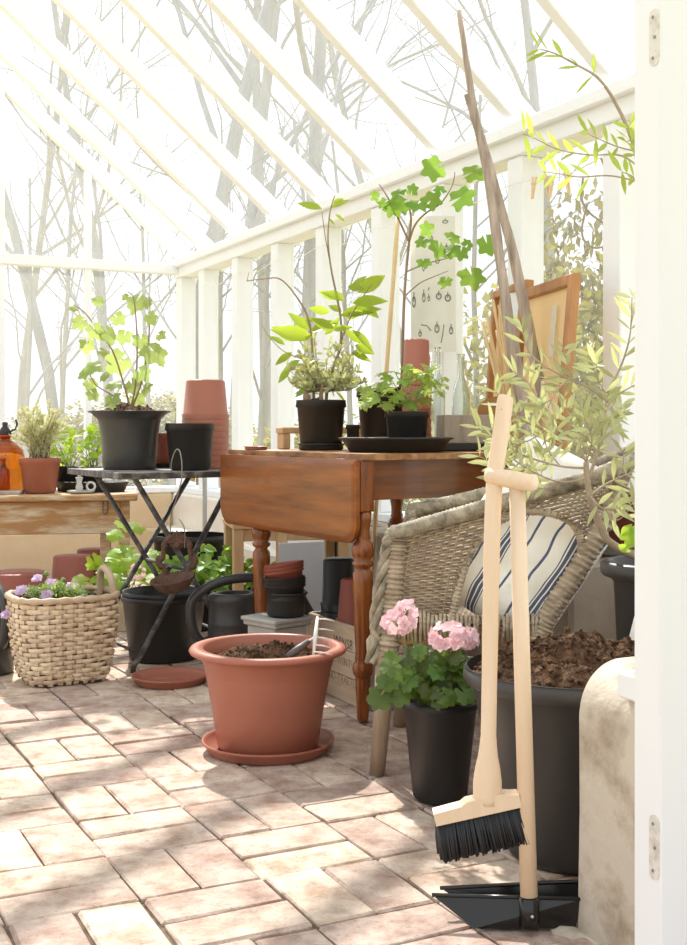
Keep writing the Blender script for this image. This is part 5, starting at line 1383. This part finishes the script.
# ---- greenery on the floor behind the folding table
def leafy(name, label, cat, loc, potR, poth, n, wx, hz, lmat, fn, L, pot_m=black_pl, group=None, box=False):
    t = thing(name, label, cat, loc); 
    if box:
        m = MB()
        for s in (-1, 1):
            m.bbox((0, s*potR*.6, poth/2), (potR*2.2, .012, poth), .002); m.bbox((s*potR*1.1, 0, poth/2), (.012, potR*1.2, poth), .002)
        m.bbox((0, 0, .008), (potR*2.15, potR*1.15, .012), .001); m.build('seed_box', wood_crate, t)
        m = MB(); m.bbox((0, 0, poth*.5), (potR*2.15, potR*1.15, poth*.8), .002); m.build('soil', soil_m, t)
    else:
        potmesh(potR, potR*.84, poth, 'lip', seg=32).build('pot', pot_m, t); soilmesh(potR*.9, poth*.88, .006, 3, crumbs=8).build('soil', soil_m, t)
    st_ = MB(); lf_ = MB()
    for k in range(n):
        a = u_(0, 2*PI); q = u_(.1, 1)**.6
        p0 = V((u_(-.4, .4)*potR, u_(-.4, .4)*potR, poth*.9)); p1 = V((q*math.cos(a)*wx, q*math.sin(a)*wx*.7, poth+u_(-.03, 1)*hz*(1.15-.6*q)))
        if k % 2 == 0: stem(st_, [p0, p0.lerp(p1, .5)+V((0, 0, .02)), p1], .0018, .0011, 4, 3)
        if fn: lf_.lobed(p1, V((u_(-1, 1), u_(-.8, .3), u_(-.5, .3))), V((u_(-.6, .6), -.8, 1)), u_(.7, 1.2)*L*.6, fn, 24, .25)
        else:
            for j in range(3): lf_.leaf(p1, V((u_(-1, 1), u_(-.8, .3), u_(-.4, .5))), V((u_(-.6, .6), -.8, 1)), L*u_(.7, 1.1), L*.62, 4, .15, .25, .55)
    st_.build('stems', green_stem, t); lf_.build('leaves', lmat, t); return t
leafy('potted_strawberry', 'strawberry-like plant in a black pot behind the rusty bird dish', 'potted plant', onfloor(196, 600, 5.0), .085, .17, 50, .15, .17, L_straw, None, .055)
leafy('potted_strawberry', 'leafy green plant in a black pot between the black tub and the watering can', 'potted plant', onfloor(222, 600, 5.02), .080, .17, 46, .13, .17, L_straw, None, .052)
leafy('potted_strawberry', 'low leafy plant in a black pot glimpsed under the stool', 'potted plant', onfloor(250, 600, 5.35), .075, .14, 36, .14, .12, L_straw, None, .05)
pl_ = leafy('seed_box_plant', 'tall pale green leafy plant in a wooden seed box behind the basket handle', 'potted plant', onfloor(126, 600, 5.02), .115, .13, 60, .17, .32, L_lime, gerfn, .07, box=True)
fl_m = MB(); c = P(137, 572, 4.92)-pl_.location
for j in range(40):
    d = rv(1).normalized(); fl_m.leaf(c+d*.02, d+rv(.4), camn(.6), .02, .015, 3, .1, .2, .6)
fl_m.build('pink_flower', pet_pink, pl_)

# ---- olive tree behind the planter
op_ = V((.712, 2.655, 0)); olv = thing('potted_olive_tree', 'olive tree in a tall dark grey pot between the armchair and the door frame', 'potted plant', op_)
prof = [(0, 0), (.082, 0), (.088, .008), (.112, .495), (.118, .50), (.120, .505), (.136, .508), (.141, .516), (.142, .534), (.136, .540), (.118, .540), (.112, .50), (.105, .46), (0, .46)]
MB().lathe(prof, 48).build('pot', grey_pl, olv); soilmesh(.106, .49, .006, 21).build('soil', soil_m, olv)
st_ = MB(); lf_ = MB(); yo = 2.66; r = olv
def twigleaves(pth, gap, L, start=.25, both=True, wd=.205):
    tot = 0; last = 0; n = len(pth); i0 = int(n*start)
    for i in range(max(1, i0), n):
        seg = (pth[i]-pth[i-1]); tot += seg.length
        if tot-last >= gap or i == n-1:
            last = tot; ax = seg.normalized(); side = ax.cross(V((0, -1, .2))).normalized()
            for s in ((-1, 1) if both else (1,)):
                d = ax*u_(.5, 1.1) + side*s*u_(.5, 1) + rv(.45) + V((0, 0, .12))
                lf_.leaf(pth[i], d, camn(.9), L*u_(.65, 1.2), L*wd*u_(.8, 1.2), 4, u_(-.1, .25), .2, .5)
main = stem(st_, sp_(r, [(636, 556, 2.655), (622, 550, 2.645), (606, 538, 2.62), (596, 515, 2.60), (590, 496, 2.58), (587, 478, 2.57), (586, 462, 2.56)], yo), .0095, .0058, 8)
br_list = [([(588, 480), (598, 450), (605, 418), (606, 392)], .0045), ([(606, 400), (588, 387), (569, 379), (545, 366), (528, 350), (522, 328)], .003), ([(606, 395), (621, 366), (630, 335), (632, 298)], .003), ([(598, 452), (575, 440), (545, 430), (515, 415), (496, 392)], .0032), ([(586, 468), (560, 466), (525, 456), (500, 442), (478, 428)], .003), ([(606, 402), (622, 392), (640, 382)], .0028), ([(590, 496), (606, 484), (632, 472)], .003), ([(587, 478), (560, 482), (530, 470), (505, 452), (492, 430)], .0026), ([(586, 462), (576, 436), (566, 405), (560, 385)], .003), ([(572, 440), (556, 420), (540, 402), (532, 388)], .0024), ([(600, 440), (612, 420), (622, 405)], .002), ([(545, 430), (530, 440), (512, 446)], .002), ([(586, 462), (592, 440), (584, 418)], .002), ([(560, 466), (548, 450), (544, 436)], .002), ([(525, 456), (512, 470), (498, 480)], .0018), ([(590, 496), (602, 508), (618, 508)], .002), ([(606, 395), (596, 375), (590, 355)], .002), ([(569, 379), (556, 392), (548, 408)], .0018), ([(598, 510), (618, 520), (634, 500)], .002), ([(560, 482), (545, 488), (528, 486)], .0018)]
for pts, r0 in br_list:
    y0 = 2.57; y1 = 2.57+u_(-.14, .10)
    q = [P(u, v, lin(y0, y1, i/(len(pts)-1)))-r.location for i, (u, v) in enumerate(pts)]
    pth = stem(st_, q, r0, .001, 5, 7); twigleaves(pth, .024, .052)
    for k in range(1):                                    # side twigs
        i = int(len(pth)*u_(.35, .85)); d = (pth[-1]-pth[0]).normalized()*.6+rv(.8)+V((0, 0, .2)); e = pth[i]+d.normalized()*u_(.05, .10)
        p2 = stem(st_, [pth[i], pth[i].lerp(e, .5)+rv(.006), e], .0014, .0008, 4, 4); twigleaves(p2, .017, .050, .2)
tall = stem(st_, sp_(r, [(640, 556, 2.655), (652, 470, 2.64), (660, 370, 2.62), (656, 270, 2.60), (646, 190, 2.58), (632, 140, 2.57), (616, 104, 2.56), (598, 78, 2.55), (575, 64, 2.54), (556, 54, 2.53), (540, 49, 2.52)], yo), .0075, .0011, 7, 5)
hi = MB(); lf0 = lf_; lf_ = hi
twigleaves(tall[int(len(tall)*.66):], .034, .050, .1)
for pts in ([(641, 152), (618, 147), (588, 134)], [(648, 175), (622, 156), (590, 155), (560, 150), (536, 139), (524, 134)], [(650, 185), (612, 176), (580, 177), (560, 174), (547, 172)], [(648, 190), (636, 160), (628, 128)], [(640, 130), (634, 138), (626, 142)], [(650, 200), (634, 178), (622, 172)]):
    y1 = 2.45+u_(-.05, .12); q = [P(u, v, lin(2.58, y1, i/(len(pts)-1)))-r.location for i, (u, v) in enumerate(pts)]
    pth = stem(st_, q, .0022, .0009, 5, 6); twigleaves(pth, .034, .052, .35)
lf_ = lf0
st_.build('trunk_and_branches', mat('olive_bark', (.30, .23, .155), .85, (.44, .36, .26), 18, bump=.3), olv); lf_.build('leaves', L_olive, olv); hi.build('young_leaves', L_olive2, olv)
# lime leaves at the pot rim
m = MB()
for q in ((620, 540, 636, 528), (624, 548, 640, 536), (618, 545, 630, 552), (628, 538, 642, 524), (622, 536, 632, 524)): leaf_px(m, olv, *q, 2.50, .6)
m.build('seedling_leaves', L_lime, olv)
